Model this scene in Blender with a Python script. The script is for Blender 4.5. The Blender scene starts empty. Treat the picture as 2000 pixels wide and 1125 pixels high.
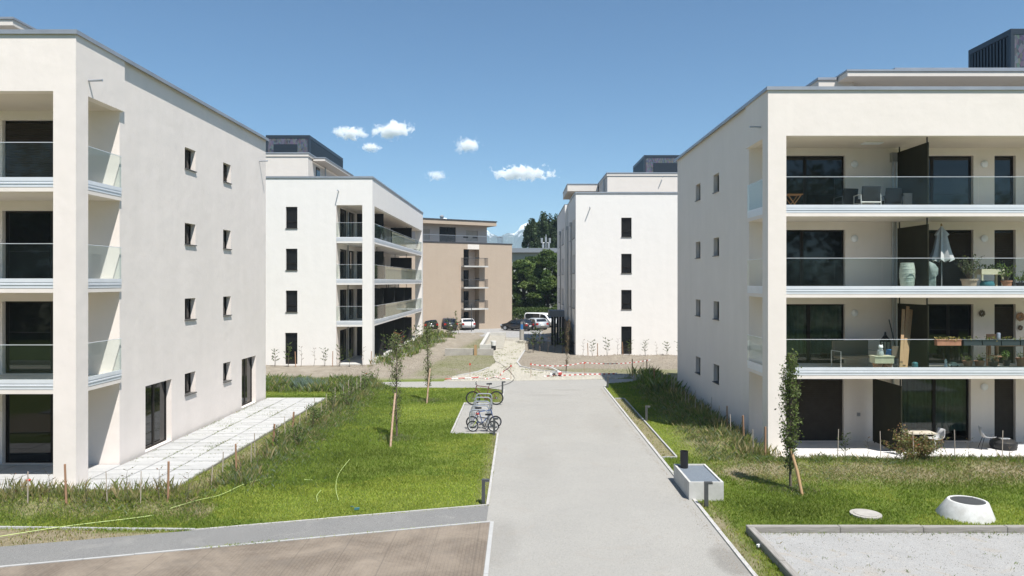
import bpy, bmesh, math, random
import numpy as np
from mathutils import Vector, Matrix

# ------------------------------------------------------------------ camera, sky, sun
S = bpy.context.scene
COL = S.collection
R = math.radians
PITCH, CAMZ = 0.0, 6.0
cd = bpy.data.cameras.new('camera'); cam = bpy.data.objects.new('camera', cd); COL.objects.link(cam)
cam.location = (0, 0, CAMZ); cam.rotation_euler = (R(90) - PITCH, 0, 0)
cd.sensor_width = 36; cd.lens = 36 * 1390 / 2000
cd.shift_x = -0.0075; cd.shift_y = -0.00625
cd.clip_start = 0.3; cd.clip_end = 20000
S.camera = cam

TO_SUN = Vector((0.28, -0.455, 1.0)).normalized()
EL = math.asin(TO_SUN.z); AZ = math.atan2(TO_SUN.x, TO_SUN.y)
w = bpy.data.worlds.new('World'); S.world = w; w.use_nodes = True
nt = w.node_tree; nt.nodes.clear()
sky = nt.nodes.new('ShaderNodeTexSky'); sky.sky_type = 'NISHITA'; sky.sun_disc = False
sky.sun_elevation = EL; sky.sun_rotation = AZ; sky.altitude = 500; sky.air_density = 1.0; sky.dust_density = 0.7; sky.ozone_density = 4.0
bg = nt.nodes.new('ShaderNodeBackground'); bg.inputs['Strength'].default_value = 0.070
wo = nt.nodes.new('ShaderNodeOutputWorld')
tn = nt.nodes.new('ShaderNodeMix'); tn.data_type = 'RGBA'; tn.blend_type = 'MULTIPLY'; tn.inputs[0].default_value = 1; tn.inputs[7].default_value = (.67, .94, 1.04, 1)   # a clear mountain sky, less red
nt.links.new(sky.outputs[0], tn.inputs[6]); nt.links.new(tn.outputs[2], bg.inputs[0]); nt.links.new(bg.outputs[0], wo.inputs[0])
sl = bpy.data.lights.new('sun', 'SUN'); sl.energy = 4.8; sl.angle = R(0.53); sl.color = (1.0, 0.972, 0.925)
so = bpy.data.objects.new('sun', sl); COL.objects.link(so); so.rotation_euler = TO_SUN.to_track_quat('Z', 'Y').to_euler(); so.location = (20, -40, 80)
S.view_settings.view_transform = 'Standard'; S.view_settings.look = 'None'
S.view_settings.exposure = 0.70; S.view_settings.gamma = 1; S.view_settings.use_curve_mapping = False
S.render.engine = 'CYCLES'
c = S.cycles; c.use_denoising = True; c.max_bounces = 8; c.diffuse_bounces = 4; c.glossy_bounces = 4; c.transparent_max_bounces = 16
c.volume_bounces = 10; c.caustics_reflective = False; c.caustics_refractive = False; c.sample_clamp_indirect = 8

rnd = random.Random(7)
RNG = np.random.default_rng(11)
ORD = ['first','second','third','fourth','fifth','sixth','seventh','eighth','ninth','tenth','eleventh','twelfth','thirteenth','fourteenth','fifteenth','sixteenth','seventeenth','eighteenth','nineteenth','twentieth','twenty-first','twenty-second','twenty-third','twenty-fourth','twenty-fifth','twenty-sixth']

def at(px, py, z=0.0):
    """ground point seen at a pixel of the survey photograph (2000 px wide)"""
    f = 1390.0; y0 = 550 + f * math.tan(PITCH)
    cx = (px - 1015) / f; cy = -(py - y0) / f
    dy = math.cos(PITCH) + cy * math.sin(PITCH); dz = -math.sin(PITCH) + cy * math.cos(PITCH)
    t = (z - CAMZ) / dz
    return Vector((cx * t, dy * t, z))

def sst(a, b, x):
    t = np.clip((np.asarray(x, float) - a) / (b - a), 0, 1); return t * t * (3 - 2 * t)

# ------------------------------------------------------------------ materials
def nodes(name):
    m = bpy.data.materials.new(name); m.use_nodes = True; t = m.node_tree; t.nodes.clear()
    o = t.nodes.new('ShaderNodeOutputMaterial'); p = t.nodes.new('ShaderNodeBsdfPrincipled')
    t.links.new(p.outputs[0], o.inputs[0]); return m, t, p, o

def mixrgb(t, fac, a, b, mode='MIX'):
    n = t.nodes.new('ShaderNodeMix'); n.data_type = 'RGBA'; n.blend_type = mode
    for i, v in ((0, fac), (6, a), (7, b)):
        if hasattr(v, 'is_output'): t.links.new(v, n.inputs[i])
        elif i == 0: n.inputs[0].default_value = v
        else: n.inputs[i].default_value = (*v, 1) if len(v) == 3 else v
    return n.outputs[2]

def noise(t, scale, detail=4, rough=.6, vec=None, dist=0):
    n = t.nodes.new('ShaderNodeTexNoise'); n.inputs['Scale'].default_value = scale; n.inputs['Detail'].default_value = detail
    n.inputs['Roughness'].default_value = rough; n.inputs['Distortion'].default_value = dist
    if vec is None: vec = coord(t)
    t.links.new(vec, n.inputs['Vector']); return n.outputs[0]

def coord(t, which='Object', scale=None):
    c = t.nodes.new('ShaderNodeTexCoord').outputs[which]
    if scale:
        mp = t.nodes.new('ShaderNodeMapping'); mp.inputs['Scale'].default_value = scale; t.links.new(c, mp.inputs[0]); c = mp.outputs[0]
    return c

def ramp(t, v, a, b):
    n = t.nodes.new('ShaderNodeMapRange'); n.inputs[1].default_value = a; n.inputs[2].default_value = b
    t.links.new(v, n.inputs[0]); return n.outputs[0]

def bump(t, p, v, strength=.3, dist=.02):
    b = t.nodes.new('ShaderNodeBump'); b.inputs['Strength'].default_value = strength; b.inputs['Distance'].default_value = dist
    t.links.new(v, b.inputs['Height']); t.links.new(b.outputs[0], p.inputs['Normal'])

def M(name, c1, c2=None, scale=3.0, rough=.7, bsc=0, bst=.3, bd=.01, metal=0, spec=.5, vec=None, lo=.35, hi=.65):
    m, t, p, o = nodes(name)
    p.inputs['Roughness'].default_value = rough; p.inputs['Metallic'].default_value = metal
    p.inputs['Specular IOR Level'].default_value = spec
    if c2 is None: p.inputs['Base Color'].default_value = (*c1, 1)
    else:
        v = coord(t, 'Object', vec) if vec else None
        t.links.new(mixrgb(t, ramp(t, noise(t, scale, 5, .65, v), lo, hi), c1, c2), p.inputs['Base Color'])
    if bsc: bump(t, p, noise(t, bsc, 4, .7), bst, bd)
    return m

def stucco(name, c1, c2):
    m, t, p, o = nodes(name); p.inputs['Roughness'].default_value = .92; p.inputs['Specular IOR Level'].default_value = .2
    big = ramp(t, noise(t, .55, 6, .7), .3, .7)
    streak = ramp(t, noise(t, 1.0, 5, .6, coord(t, 'Object', (2.2, 2.2, .25))), .35, .75)
    base = mixrgb(t, big, c1, c2)
    base = mixrgb(t, mixrgb(t, streak, (0, 0, 0), (.36, .36, .36)), base, tuple(v * .9 for v in c2))
    base = mixrgb(t, ramp(t, noise(t, 40, 3, .7), .2, .8), base, mixrgb(t, .5, base, tuple(v * .95 for v in c1)))
    t.links.new(base, p.inputs['Base Color'])
    a = t.nodes.new('ShaderNodeMath'); a.operation = 'ADD'
    t.links.new(noise(t, 120, 3, .7), a.inputs[0])
    k = t.nodes.new('ShaderNodeMath'); k.operation = 'MULTIPLY'; k.inputs[1].default_value = 6; t.links.new(noise(t, 1.6, 3, .5), k.inputs[0]); t.links.new(k.outputs[0], a.inputs[1])
    bump(t, p, a.outputs[0], .38, .006); return m

MT = {}
MT['stucco_cool'] = stucco('stucco_cool', (.84, .76, .70), (.76, .69, .635))
MT['stucco_warm'] = stucco('stucco_warm', (.80, .725, .66), (.74, .67, .605))
MT['stucco_white'] = stucco('stucco_white', (.785, .75, .71), (.755, .72, .68))
MT['stucco_attic'] = stucco('stucco_attic', (.70, .645, .585), (.67, .615, .555))
MT['stucco_beige'] = stucco('stucco_beige', (.44, .355, .275), (.405, .325, .25))
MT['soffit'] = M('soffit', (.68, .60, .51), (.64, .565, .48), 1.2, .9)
MT['coping'] = M('coping_metal', (.36, .375, .40), (.30, .315, .34), .8, .42, metal=.35)
MT['profile'] = M('rail_profile_metal', (.74, .755, .78), (.68, .695, .72), 1.0, .4, metal=.15)
MT['coping_dark'] = M('dark_coping', (.045, .045, .05), (.06, .06, .065), 2, .5)
MT['roof'] = M('roof_gravel', (.25, .24, .23), (.16, .155, .15), 18, .95, 60, .5)
MT['frame'] = M('window_frame', (.012, .010, .008), (.018, .015, .012), 4, .5, spec=.2)
MT['sill'] = M('sill_metal', (.10, .095, .09), (.13, .125, .12), 4, .45, metal=.3)
MT['blind'] = M('blind_slats', (.042, .034, .026), (.052, .043, .034), 3, .6, spec=.12)
MT['screen'] = M('olive_screen', (.022, .021, .012), (.028, .027, .016), 2, .7, spec=.15)
MT['screen_black'] = M('black_screen', (.008, .008, .007), (.012, .012, .010), 2, .7)
MT['curtain'] = M('curtain', (.30, .34, .30), (.20, .24, .21), 2.5, .9)
MT['lampwhite'] = M('lamp_white', (.75, .76, .78), None, rough=.4)
MT['pipe'] = M('zinc_pipe', (.42, .42, .42), (.36, .36, .36), 2, .4, metal=.5)
MT['concrete'] = M('concrete', (.52, .51, .48), (.43, .42, .39), 2.5, .85, 50, .3)
MT['concrete_dull'] = M('concrete_dull', (.40, .375, .34), (.31, .29, .26), 2.0, .9, 40, .3)
MT['slab'] = M('paving_slab', (.44, .435, .42), (.38, .375, .365), 3.0, .85, 60, .25)
MT['slab_b'] = M('paving_slab_worn', (.41, .405, .39), (.35, .345, .335), 3.0, .85, 60, .25)
MT['kerb'] = M('kerb_stone', (.46, .44, .42), (.36, .35, .33), 5.0, .85, 50, .3)
MT['steel'] = M('galvanised_steel', (.45, .47, .50), (.38, .40, .43), 6, .35, metal=.6)
MT['anthracite'] = M('anthracite', (.085, .088, .09), (.07, .073, .075), 5, .5, metal=.2)
MT['black'] = M('black_plastic', (.012, .012, .013), None, rough=.5)
MT['rubber'] = M('rubber', (.016, .016, .017), None, rough=.8)
MT['wood'] = M('planed_wood', (.42, .27, .14), (.33, .20, .10), 3, .7, vec=(14, 14, 1.2))
MT['wood_grey'] = M('weathered_beam', (.30, .28, .25), (.20, .185, .165), 3, .85, 30, .5, vec=(1.5, 1.5, 14))
MT['stake_pale'] = M('stake_pale', (.50, .43, .36), (.38, .31, .25), 5, .8)
MT['stake_brown'] = M('stake_brown', (.34, .19, .11), (.26, .15, .09), 5, .8)
MT['bark'] = M('bark', (.16, .125, .095), (.09, .07, .055), 14, .95, 40, .6)
MT['terracotta'] = M('terracotta', (.40, .20, .115), (.32, .155, .09), 6, .85)
MT['terracotta_pale'] = M('terracotta_pale', (.50, .37, .28), (.42, .30, .22), 6, .85)
MT['white'] = M('white_plastic', (.74, .74, .72), None, rough=.45)
MT['cloth_pale'] = M('pale_cloth', (.52, .52, .50), (.44, .45, .44), 6, .9)
MT['cloth_green'] = M('grey_green_cover', (.26, .30, .28), (.19, .225, .21), 4, .8, 6, .6, .05)
MT['blue'] = M('blue_plastic', (.04, .16, .38), None, rough=.45)
MT['teal'] = M('teal_glaze', (.05, .17, .19), (.04, .13, .15), 5, .3)
MT['red'] = M('red_plastic', (.50, .05, .03), None, rough=.5)
MT['tape_red'] = M('tape_red', (.50, .07, .06), None, rough=.5)
MT['tape_white'] = M('tape_white', (.75, .74, .73), None, rough=.5)
MT['hose'] = M('yellow_green_hose', (.47, .55, .17), (.38, .47, .17), 9, .5)
MT['wicker'] = M('wicker', (.16, .125, .09), (.10, .08, .06), 60, .85, 90, .6)
MT['cream'] = M('cream_paint', (.60, .54, .38), (.52, .46, .32), 5, .6)
MT['planter_fill'] = M('planter_fill', (.16, .185, .21), (.12, .14, .165), 25, .9, 80, .6)

def front_fresnel(t, ior):
    fr = t.nodes.new('ShaderNodeFresnel'); fr.inputs[0].default_value = ior
    g = t.nodes.new('ShaderNodeNewGeometry'); iv = t.nodes.new('ShaderNodeMath'); iv.operation = 'SUBTRACT'; iv.inputs[0].default_value = 1
    t.links.new(g.outputs['Backfacing'], iv.inputs[1]); ml = t.nodes.new('ShaderNodeMath'); ml.operation = 'MULTIPLY'
    t.links.new(fr.outputs[0], ml.inputs[0]); t.links.new(iv.outputs[0], ml.inputs[1]); return ml.outputs[0]
def glass_rail():
    m, t, p, o = nodes('railing_glass'); t.nodes.remove(p)
    tr = t.nodes.new('ShaderNodeBsdfTransparent'); tr.inputs[0].default_value = (.90, .945, .935, 1)
    gl = t.nodes.new('ShaderNodeBsdfGlossy'); gl.inputs['Roughness'].default_value = .03; gl.inputs[0].default_value = (.95, 1, 1, 1)
    df = t.nodes.new('ShaderNodeBsdfDiffuse'); df.inputs[0].default_value = (.42, .50, .48, 1)
    mx = t.nodes.new('ShaderNodeMixShader'); t.links.new(front_fresnel(t, 1.34), mx.inputs[0]); t.links.new(tr.outputs[0], mx.inputs[1]); t.links.new(gl.outputs[0], mx.inputs[2])
    dust = t.nodes.new('ShaderNodeMapRange'); dust.inputs[1].default_value = .3; dust.inputs[2].default_value = .8; dust.inputs[3].default_value = .002; dust.inputs[4].default_value = .014
    t.links.new(noise(t, 1.2, 4, .6, coord(t, 'Object', (1, 1, .4))), dust.inputs[0])
    m2 = t.nodes.new('ShaderNodeMixShader'); t.links.new(dust.outputs[0], m2.inputs[0])
    t.links.new(mx.outputs[0], m2.inputs[1]); t.links.new(df.outputs[0], m2.inputs[2]); t.links.new(m2.outputs[0], o.inputs[0])
    return m
MT['glass'] = glass_rail()

def pane_dark():
    m, t, p, o = nodes('window_pane')
    p.inputs['Base Color'].default_value = (.010, .011, .012, 1); p.inputs['Roughness'].default_value = .035; p.inputs['IOR'].default_value = 1.52
    b = noise(t, .7, 2, .5); bump(t, p, b, .12, .02); return m
MT['pane'] = pane_dark()

def pane_clear():
    m, t, p, o = nodes('window_pane_clear'); t.nodes.remove(p)
    tr = t.nodes.new('ShaderNodeBsdfTransparent'); tr.inputs[0].default_value = (.62, .68, .66, 1)
    gl = t.nodes.new('ShaderNodeBsdfGlossy'); gl.inputs['Roughness'].default_value = .03
    mx = t.nodes.new('ShaderNodeMixShader'); t.links.new(front_fresnel(t, 1.55), mx.inputs[0]); t.links.new(tr.outputs[0], mx.inputs[1]); t.links.new(gl.outputs[0], mx.inputs[2])
    t.links.new(mx.outputs[0], o.inputs[0]); return m
MT['pane_clear'] = pane_clear()

def cladding(name, base, speck):
    """ribbed dark sheet cladding with perforation glints painted in as random coloured cells"""
    m, t, p, o = nodes(name); p.inputs['Roughness'].default_value = .4; p.inputs['Metallic'].default_value = .3
    if speck:
        v = t.nodes.new('ShaderNodeTexVoronoi'); v.inputs['Scale'].default_value = 9; t.links.new(coord(t, 'Object', (1, 1, .55)), v.inputs['Vector'])
        hs = t.nodes.new('ShaderNodeHueSaturation'); hs.inputs['Saturation'].default_value = .5; hs.inputs['Value'].default_value = .35
        t.links.new(v.outputs['Color'], hs.inputs['Color'])
        t.links.new(mixrgb(t, .38, base, hs.outputs[0]), p.inputs['Base Color'])  # coloured glints of the perforations mixed into the base colour
    else: t.links.new(mixrgb(t, noise(t, 3), base, tuple(x * 1.25 for x in base)), p.inputs['Base Color'])
    return m
MT['clad'] = cladding('plant_cladding', (.022, .029, .038), False)
MT['clad_speck'] = cladding('plant_perforated', (.045, .045, .075), True)

def foliage(name, rough=.6, trans=.35):
    m, t, p, o = nodes(name); p.inputs['Roughness'].default_value = rough; p.inputs['Specular IOR Level'].default_value = .25
    a = t.nodes.new('ShaderNodeAttribute'); a.attribute_name = 'tint'
    t.links.new(a.outputs['Color'], p.inputs['Base Color'])
    tl = t.nodes.new('ShaderNodeBsdfTranslucent'); t.links.new(mixrgb(t, 1.0, a.outputs['Color'], (1.25, 1.3, .7), 'MULTIPLY'), tl.inputs[0])
    mx = t.nodes.new('ShaderNodeMixShader'); mx.inputs[0].default_value = trans
    t.links.new(p.outputs[0], mx.inputs[1]); t.links.new(tl.outputs[0], mx.inputs[2]); t.links.new(mx.outputs[0], o.inputs[0]); return m
MT['leaf'] = foliage('foliage')
MT['grass'] = foliage('grass_blades', .55, .4)

def paint(name, c):
    m, t, p, o = nodes(name); p.inputs['Base Color'].default_value = (*c, 1); p.inputs['Roughness'].default_value = .35
    p.inputs['Coat Weight'].default_value = .8; p.inputs['Coat Roughness'].default_value = .05; return m

# ------------------------------------------------------------------ mesh collector
class MB:
    def __init__(self): self.v = []; self.f = []; self.mi = []; self.cur = 0
    def add(self, vs, fs):
        o = len(self.v); self.v.extend([tuple(p) for p in vs]); self.f.extend([tuple(i + o for i in f) for f in fs]); self.mi.extend([self.cur] * len(fs)); return self
    def box(self, x0, x1, y0, y1, z0, z1, T=None):
        vs = [(x, y, z) for z in (z0, z1) for y in (y0, y1) for x in (x0, x1)]
        if T: vs = [T(*p) for p in vs]
        return self.add(vs, [(0, 2, 3, 1), (4, 5, 7, 6), (0, 1, 5, 4), (2, 6, 7, 3), (0, 4, 6, 2), (1, 3, 7, 5)])
    def rbox(self, c, size, rot=0, tilt=0):
        mt = Matrix.Translation(c) @ Matrix.Rotation(rot, 4, 'Z') @ Matrix.Rotation(tilt, 4, 'X')
        sx, sy, sz = (q / 2 for q in size)
        return self.box(-sx, sx, -sy, sy, -sz, sz, lambda x, y, z: mt @ Vector((x, y, z)))
    def tube(self, pts, r, n=8, cap=True):
        pts = [Vector(p) for p in pts]; rs = r if isinstance(r, (list, tuple)) else [r] * len(pts); vs = []; fs = []
        for i, p in enumerate(pts):
            d = (pts[min(i + 1, len(pts) - 1)] - pts[max(i - 1, 0)]).normalized()
            u = d.cross(Vector((0, 0, 1)));  u = u if u.length > .05 else d.cross(Vector((1, 0, 0))); u.normalize(); q = d.cross(u)
            vs += [p + (u * math.cos(2 * math.pi * k / n) + q * math.sin(2 * math.pi * k / n)) * rs[i] for k in range(n)]
        for i in range(len(pts) - 1):
            fs += [(i * n + k, i * n + (k + 1) % n, (i + 1) * n + (k + 1) % n, (i + 1) * n + k) for k in range(n)]
        if cap: fs += [tuple(reversed(range(n))), tuple(range((len(pts) - 1) * n, len(pts) * n))]
        return self.add(vs, fs)
    def lathe(self, prof, c=(0, 0, 0), n=20, off=None):
        vs = []; fs = []; m = len(prof)
        for i, (r, z) in enumerate(prof):
            ox = off[i] if off else 0
            vs += [(c[0] + ox + r * math.cos(2 * math.pi * k / n), c[1] + r * math.sin(2 * math.pi * k / n), c[2] + z) for k in range(n)]
        for i in range(m - 1): fs += [(i * n + k, i * n + (k + 1) % n, (i + 1) * n + (k + 1) % n, (i + 1) * n + k) for k in range(n)]
        fs += [tuple(reversed(range(n))), tuple(range((m - 1) * n, m * n))]
        return self.add(vs, fs)
    def torus(self, c, R_, r, axis='y', n=24, k=6):
        vs = []; fs = []
        for i in range(n):
            a = 2 * math.pi * i / n
            for j in range(k):
                b = 2 * math.pi * j / k; rr = R_ + r * math.cos(b); h = r * math.sin(b)
                p = (rr * math.cos(a), h, rr * math.sin(a)) if axis == 'y' else (rr * math.cos(a), rr * math.sin(a), h)
                vs.append((c[0] + p[0], c[1] + p[1], c[2] + p[2]))
        for i in range(n):
            for j in range(k): fs.append((i * k + j, i * k + (j + 1) % k, ((i + 1) % n) * k + (j + 1) % k, ((i + 1) % n) * k + j))
        return self.add(vs, fs)
    def poly(self, pts, z0, z1):
        n = len(pts)
        return self.add([(x, y, z1) for x, y in pts] + [(x, y, z0) for x, y in pts],
                        [tuple(range(n)), tuple(reversed(range(n, 2 * n)))] + [(i, i + n, (i + 1) % n + n, (i + 1) % n) for i in range(n)])
    def wall(self, T, u0, u1, z0, z1, ops, depth):
        us = sorted({u0, u1, *[o[i] for o in ops for i in (0, 1)]}); zs = sorted({z0, z1, *[o[i] for o in ops for i in (2, 3)]})
        us = [u for u in us if u0 <= u <= u1]; zs = [z for z in zs if z0 <= z <= z1]
        for a, b in zip(us, us[1:]):
            for c_, d in zip(zs, zs[1:]):
                mu, mz = (a + b) / 2, (c_ + d) / 2
                if any(o[0] < mu < o[1] and o[2] < mz < o[3] for o in ops): continue
                self.add([T(a, 0, c_), T(b, 0, c_), T(b, 0, d), T(a, 0, d)], [(0, 1, 2, 3)])
        for (a, b, c_, d) in [o[:4] for o in ops]:
            for p, q in (((a, c_), (b, c_)), ((b, c_), (b, d)), ((b, d), (a, d)), ((a, d), (a, c_))):
                self.add([T(p[0], 0, p[1]), T(q[0], 0, q[1]), T(q[0], depth, q[1]), T(p[0], depth, p[1])], [(0, 1, 2, 3)])
        return self
    def mesh(self, name, mats, smooth=False):
        me = bpy.data.meshes.new(name); me.from_pydata(self.v, [], self.f)
        for m in (mats if isinstance(mats, (list, tuple)) else [mats]): me.materials.append(MT[m] if isinstance(m, str) else m)
        if any(self.mi): me.polygons.foreach_set('material_index', self.mi)
        b = bmesh.new(); b.from_mesh(me); bmesh.ops.recalc_face_normals(b, faces=b.faces); b.to_mesh(me); b.free()
        if smooth:
            me.polygons.foreach_set('use_smooth', [True] * len(me.polygons))
            try: me.set_sharp_from_angle(angle=R(40))
            except Exception: pass
        return me
    def build(self, name, mats, parent=None, smooth=False, **kw):
        return link(name, self.mesh(name, mats, smooth), parent, **kw)

def link(name, data, parent=None, label=None, cat=None, group=None, kind=None, loc=None, rotz=0):
    o = bpy.data.objects.new(name, data); COL.objects.link(o)
    if parent is not None: o.parent = parent
    if loc is not None: o.location = loc
    if rotz: o.rotation_euler = (0, 0, rotz)
    for k, v in (('label', label), ('category', cat), ('group', group), ('kind', kind)):
        if v: o[k] = v
    return o

def thing(name, label, cat, loc=(0, 0, 0), rotz=0, group=None):
    return link(name, None, None, label, cat, group, None, loc, rotz)

def dup(root, label=None, loc=None, rotz=None, group=None):
    def cp(o, par):
        n = o.copy(); COL.objects.link(n)
        if par is not None: n.parent = par
        for ch in list(o.children):
            cp(ch, n)
        return n
    r = cp(root, None)
    if label: r['label'] = label
    if group: r['group'] = group
    if loc is not None: r.location = loc
    if rotz is not None: r.rotation_euler = (0, 0, rotz)
    return r

# ------------------------------------------------------------------ ground heights and hard surfaces
def gz(x, y):
    """height of the open ground"""
    x = np.asarray(x, float); y = np.asarray(y, float); g = lambda d, s: np.exp(-(d / s) ** 2)
    wob = .04 * np.sin(x * 1.7 + y * .9) + .03 * np.sin(x * .8 - y * 2.1)
    h = np.zeros(np.broadcast(x, y).shape)
    A = sst(-8.3, -9.3, x) * sst(17.9, 19.6, y) * sst(37.5, 36, y)
    h = h + .15 * A
    h = h + (.20 + wob) * g(x + 8.1, .75) * sst(19, 21, y) * sst(43, 40.5, y)
    h = h + (.12 + wob) * g(y - 19.0, .6) * sst(-7, -8.5, x)
    h = h + (.26 + wob) * g(x - 7.45, .9) * sst(23.5, 25.5, y) * sst(46, 43.5, y)
    h = h + (.13 + wob) * g(y - 23.2, .8) * sst(6.3, 8.2, x)
    h = h - .1 * sst(8.4, 8.9, x) * sst(23.6, 24.2, y) * sst(47, 45, y)
    h = h + .25 * sst(-8.6, -9.8, x) * sst(44.0, 47.6, y)
    cx = -9.3 + (y - 50) * .093
    h = h + (.25 + 2 * wob) * sst(cx + 2.2, cx + .4, x) * sst(45, 48.5, y) * sst(88, 82, y) * (x > -9.9)
    h = h + (.15 + wob * .6) * sst(2.4, 4.4, x) * sst(52, 56, y)
    h = h + wob * .35 * sst(44, 46, y)
    h = h - .32 * sst(70, 88, y)
    return h

def in_poly(x, y, P):
    r = np.zeros(np.shape(x), bool); n = len(P)
    for i in range(n):
        (x1, y1), (x2, y2) = P[i], P[(i + 1) % n]
        c = ((y1 > y) != (y2 > y)) & (x < (x2 - x1) * (y - y1) / (y2 - y1 + 1e-12) + x1); r ^= c
    return r

XL, XR = -.83, 4.75
PATH = [(XL, 2), (XR, 2), (XR, 40.2), (4.95, 41.3), (5.3, 42.0), (6.2, 42.3), (9.5, 42.5), (9.5, 44.4), (3.0, 43.4), (-2.2, 42.85), (-5.5, 42.75), (-9.2, 42.45), (-9.2, 40.9), (-6.5, 40.35), (-2, 40.2), (XL, 39.4)]
BAND = [(XL, 19.04), (-7.9, 17.14), (-22, 13.33), (-22, 11.95), (XL - .0, 17.82)]
PAVE = [(-.75, 17.72), (-22, 11.83), (-22, 1), (-.75, 1)]
SAND = [(-7.9, 17.10), (-22, 17.6), (-22, 13.4)]
PAD = [(-2.67, 28.2), (XL, 28.2), (XL, 35.1), (-2.67, 35.1)]
BED = [(5.6, 16.9), (24, 16.9), (24, 2), (5.6, 2)]
TRENCH = [(4.83, 24.3), (5.35, 24.3), (5.35, 36.5), (4.83, 36.5)]
GRAV = [(-4.6, 42.86), (-2.2, 42.95), (3.0, 43.5), (9.3, 44.5), (9.0, 45.3), (3.6, 46.6), (1.2, 48.2), (.1, 50.4), (-.25, 53), (.1, 58), (.5, 64), (.45, 71), (1.3, 77), (-3.0, 79), (-3.1, 68), (-2.4, 60), (-1.75, 53), (-2.2, 49.5), (-2.9, 47), (-4.2, 45)]
CARPARK = [(-26, 79), (-9.5, 79.3), (-5.0, 81.8), (-3.2, 79.2), (1.4, 77.2), (3.4, 73), (4.2, 66), (4.2, 58.2), (3.2, 61), (2.2, 70), (6, 84), (14, 90), (14, 118), (-26, 118)]
CARPARK = [(-26, 80.5), (-9.5, 80.8), (-5.0, 81.8), (-3.2, 79.2), (1.4, 77.2), (1.9, 73.0), (4.15, 69.5), (4.15, 84), (14, 86), (14, 118), (-26, 118)]

def hard(x, y, m=0.0):
    r = in_poly(x, y, PATH) | in_poly(x, y, BAND) | in_poly(x, y, PAVE) | in_poly(x, y, PAD) | in_poly(x, y, GRAV) | in_poly(x, y, CARPARK)
    r |= (x > 5.42) & (y < 17.08)
    r |= (x < -9.72) & (x > -25) & (y > 20.0) & (y < 35.95)
    r |= (x > 8.8) & (y > 24.25) & (y < 41)
    r |= (x < -10.1) & (y > 49.2) & (y < 76)
    r |= (x > 4.1) & (y > 57) & (y < 82)
    r |= (x > 4.62) & (x < 5.63) & (y > 19.5) & (y < 21.55)
    r |= ((x - 11.45) ** 2 + (y - 18.25) ** 2 < .57 ** 2) | ((x - 8.9) ** 2 + (y - 18.3) ** 2 < .36 ** 2)
    return r

def fbm(x, y, seed=0):
    r = 0
    for i, (f, a) in enumerate(((.35, 1), (.8, .6), (1.9, .4), (4.3, .25))):
        p = seed * 1.7 + i * 2.3
        r = r + a * np.sin(x * f + 1.3 * np.sin(y * f * .7 + p) + p) * np.cos(y * f * 1.1 + 1.1 * np.sin(x * f * .6 - p) - p)
    return r / 1.6

def zones(x, y):
    """what grows where: (dry straw, bare soil, sparse seeded grass)"""
    n = fbm(x, y, 1); n2 = fbm(x * 2.2, y * 2.2, 3)
    g = lambda d, s: np.exp(-(d / s) ** 2)
    dry = np.zeros(np.shape(x)) + 0.0
    dry = np.maximum(dry, g(y - 22.4, 1.0) * (x > 6.5) * np.clip(.85 + .6 * n2, 0, 1))
    dry = np.maximum(dry, g(x - 6.9, .9) * (y > 22) * (y < 33) * np.clip(.5 + .7 * n2, 0, 1))
    dry = np.maximum(dry, g(y - 18.5, .5) * (x < -8) * np.clip(.45 + .8 * n2, 0, 1))
    dry = np.maximum(dry, g(x + 9.25, .4) * (y > 20) * (y < 36) * .75)
    dry = np.maximum(dry, in_poly(x, y, TRENCH) * .8)
    dry = np.maximum(dry, g(x - 4.95, .28) * (y < 19.4) * np.clip(.5 + n2, 0, 1))
    dry = np.maximum(dry, in_poly(x, y, SAND) * .95)
    dry = np.maximum(dry, g(x + .95, .18) * (y < 41) * (y > 19) * .6 + g(y - 40.0, .5) * g(x + 1.0, .5))
    soil = sst(43.2, 45.2, y + .5 * n) * (1 - (x < -8.2) * sst(42.6, 41.8, y))
    sparse = np.zeros(np.shape(x))
    sparse = np.maximum(sparse, sst(.9, .3, np.abs(y - 47.3) / 3.0) * sst(1.0, 1.6, x) * sst(54, 51, y))
    lx = -9.3 + (y - 50) * .093
    sparse = np.maximum(sparse, sst(lx + 2.0, lx + 3.4, x) * sst(44.3, 46, y) * sst(80, 78, y) * (x < -1.4))
    sparse = np.maximum(sparse, sst(.5, 0, np.abs(x + 3.6)) * 0)
    return dry, soil, np.clip(sparse * (.75 + .3 * n2), 0, 1)
# ------------------------------------------------------------------ the setting: ground sheets
def terrain_material():
    m, t, p, o = nodes('open_ground'); p.inputs['Roughness'].default_value = .95; p.inputs['Specular IOR Level'].default_value = .15
    a = t.nodes.new('ShaderNodeAttribute'); a.attribute_name = 'zone'
    sp = t.nodes.new('ShaderNodeSeparateColor'); t.links.new(a.outputs['Color'], sp.inputs[0])
    g = mixrgb(t, ramp(t, noise(t, .5, 5, .6), .35, .65), (.11, .15, .026), (.15, .185, .038))
    d = mixrgb(t, ramp(t, noise(t, 7, 5, .7), .3, .7), (.19, .155, .095), (.30, .255, .18))
    s = mixrgb(t, ramp(t, noise(t, 1.4, 7, .72), .32, .68), (.205, .175, .135), (.30, .265, .215))
    q = mixrgb(t, ramp(t, noise(t, 2.2, 6, .75), .35, .65), (.145, .155, .070), (.215, .20, .12))
    k = mixrgb(t, sp.outputs[1], g, s); k = mixrgb(t, sp.outputs[2], k, q); k = mixrgb(t, sp.outputs[0], k, d)
    t.links.new(k, p.inputs['Base Color']); bump(t, p, noise(t, 9, 8, .75), .9, .06); return m

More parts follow.
